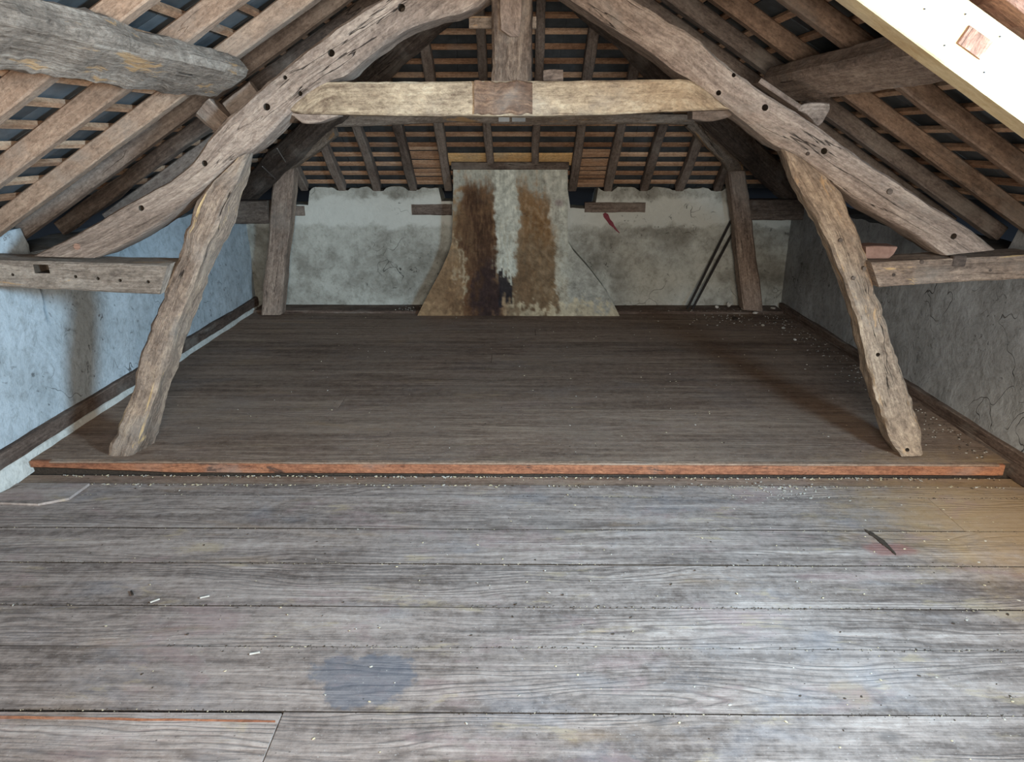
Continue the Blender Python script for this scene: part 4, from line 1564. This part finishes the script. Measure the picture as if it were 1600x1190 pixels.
_gr = (1 + 5 ** 0.5) / 2
ICO_V = [Vector(v).normalized() for v in ((-1, _gr, 0), (1, _gr, 0), (-1, -_gr, 0), (1, -_gr, 0), (0, -1, _gr), (0, 1, _gr), (0, -1, -_gr), (0, 1, -_gr), (_gr, 0, -1), (_gr, 0, 1), (-_gr, 0, -1), (-_gr, 0, 1))]
ICO_F = ((0, 11, 5), (0, 5, 1), (0, 1, 7), (0, 7, 10), (0, 10, 11), (1, 5, 9), (5, 11, 4), (11, 10, 2), (10, 7, 6), (7, 1, 8), (3, 9, 4), (3, 4, 2), (3, 2, 6), (3, 6, 8), (3, 8, 9), (4, 9, 5), (2, 4, 11), (6, 2, 10), (8, 6, 7), (9, 8, 1))


def scatter(name, spots, mat, label):
    verts, faces = [], []
    for c, r, fl, lg in spots:
        a = random.uniform(0, 2 * PI)
        ca, sa = math.cos(a), math.sin(a)
        b = len(verts)
        for v in ICO_V:
            k = r * random.uniform(0.7, 1.15)
            x, y_, z = v.x * k * lg, v.y * k, v.z * k * fl
            verts.append((c.x + x * ca - y_ * sa, c.y + x * sa + y_ * ca, c.z + z))
        faces += [(b + f[0], b + f[1], b + f[2]) for f in ICO_F]
    me = mesh(name, verts, faces)
    return props(link(name, me, mat, None, 0), label, 'debris', kind='stuff')


S1, S2, S3 = [], [], []
for i in range(900):        # along the step and the joint below it
    x = random.uniform(-2.3, 2.4)
    yy = random.choice((3.205, 3.215, 3.108, 3.112, 3.10)) + random.gauss(0, 0.008)
    r = random.uniform(.0015, .005)
    (S1 if random.random() < .45 else S2 if random.random() < .6 else S3).append((Vector((x, min(yy, 3.215), 0.001 if yy < 3.105 else -.008)), r, .6, random.uniform(1, 2.6)))
for e in near_edges[8:15]:
    for i in range(620):
        x = random.uniform(-2.4, 2.4)
        if noise.noise(Vector((x * 1.1, e * 7, 0))) < -0.2:
            continue
        r = random.uniform(.0008, .0024)
        (S1 if random.random() < .16 else S3).append((Vector((x, e + random.gauss(0, .004), 0.0)), r, .6, random.uniform(1, 2.2)))
for i in range(900):        # loose bits over both floors, thicker to the right and in the right back corner
    if random.random() < .5:
        x, yy = random.uniform(-2.3, 2.4), random.uniform(1.5, 3.1)
        z = .001
    else:
        x, yy = random.uniform(-2.3, 2.4), random.uniform(3.3, 6.4)
        z = ZF + .001
    if x < random.uniform(-3.2, 1.6):
        continue
    r = random.uniform(.0012, .0045)
    (S1 if random.random() < .4 else S2 if random.random() < .5 else S3).append((Vector((x, yy, z)), r, .6, random.uniform(1, 2.0)))
for i in range(520):
    t = random.random()
    yy = 3.3 + 3.2 * t
    x = 2.44 - abs(random.gauss(0, .13 + .05 * t))
    r = random.uniform(.0015, .006)
    (S2 if random.random() < .35 else S3).append((Vector((x, yy, ZF + .001)), r, .6, random.uniform(1, 1.8)))
for i in range(260):
    x = random.gauss(1.9, .28)
    yy = random.uniform(6.0, 6.55)
    if x > 2.44:
        continue
    r = random.uniform(.002, .0075)
    (S2 if random.random() < .4 else S3).append((Vector((x, yy, ZF + (.024 if yy > 6.42 else .001))), r, .6, random.uniform(1, 1.8)))
for i in range(140):
    x = random.gauss(-1.02, .09)
    yy = random.uniform(6.42, 6.6)
    r = random.uniform(.002, .0075)
    (S2 if random.random() < .2 else S3).append((Vector((x, yy, ZF + .026)), r, .7, random.uniform(1, 2.2)))
for i in range(60):
    x, yy = random.gauss(1.25, .12), random.gauss(3.06, .05)
    if yy > 3.2:
        continue
    S2.append((Vector((x, yy, .001)), random.uniform(.002, .006), .5, random.uniform(1, 2.2)))
scatter('straw_litter', S1, M['straw'], 'straw and wood crumbs lying in the joints of the floor')
scatter('lime_grit', S2, M['chalk'], 'pale lime grit scattered over the floorboards')
scatter('dirt_grit', S3, M['dirt'], 'dark dirt crumbs scattered over the floorboards')
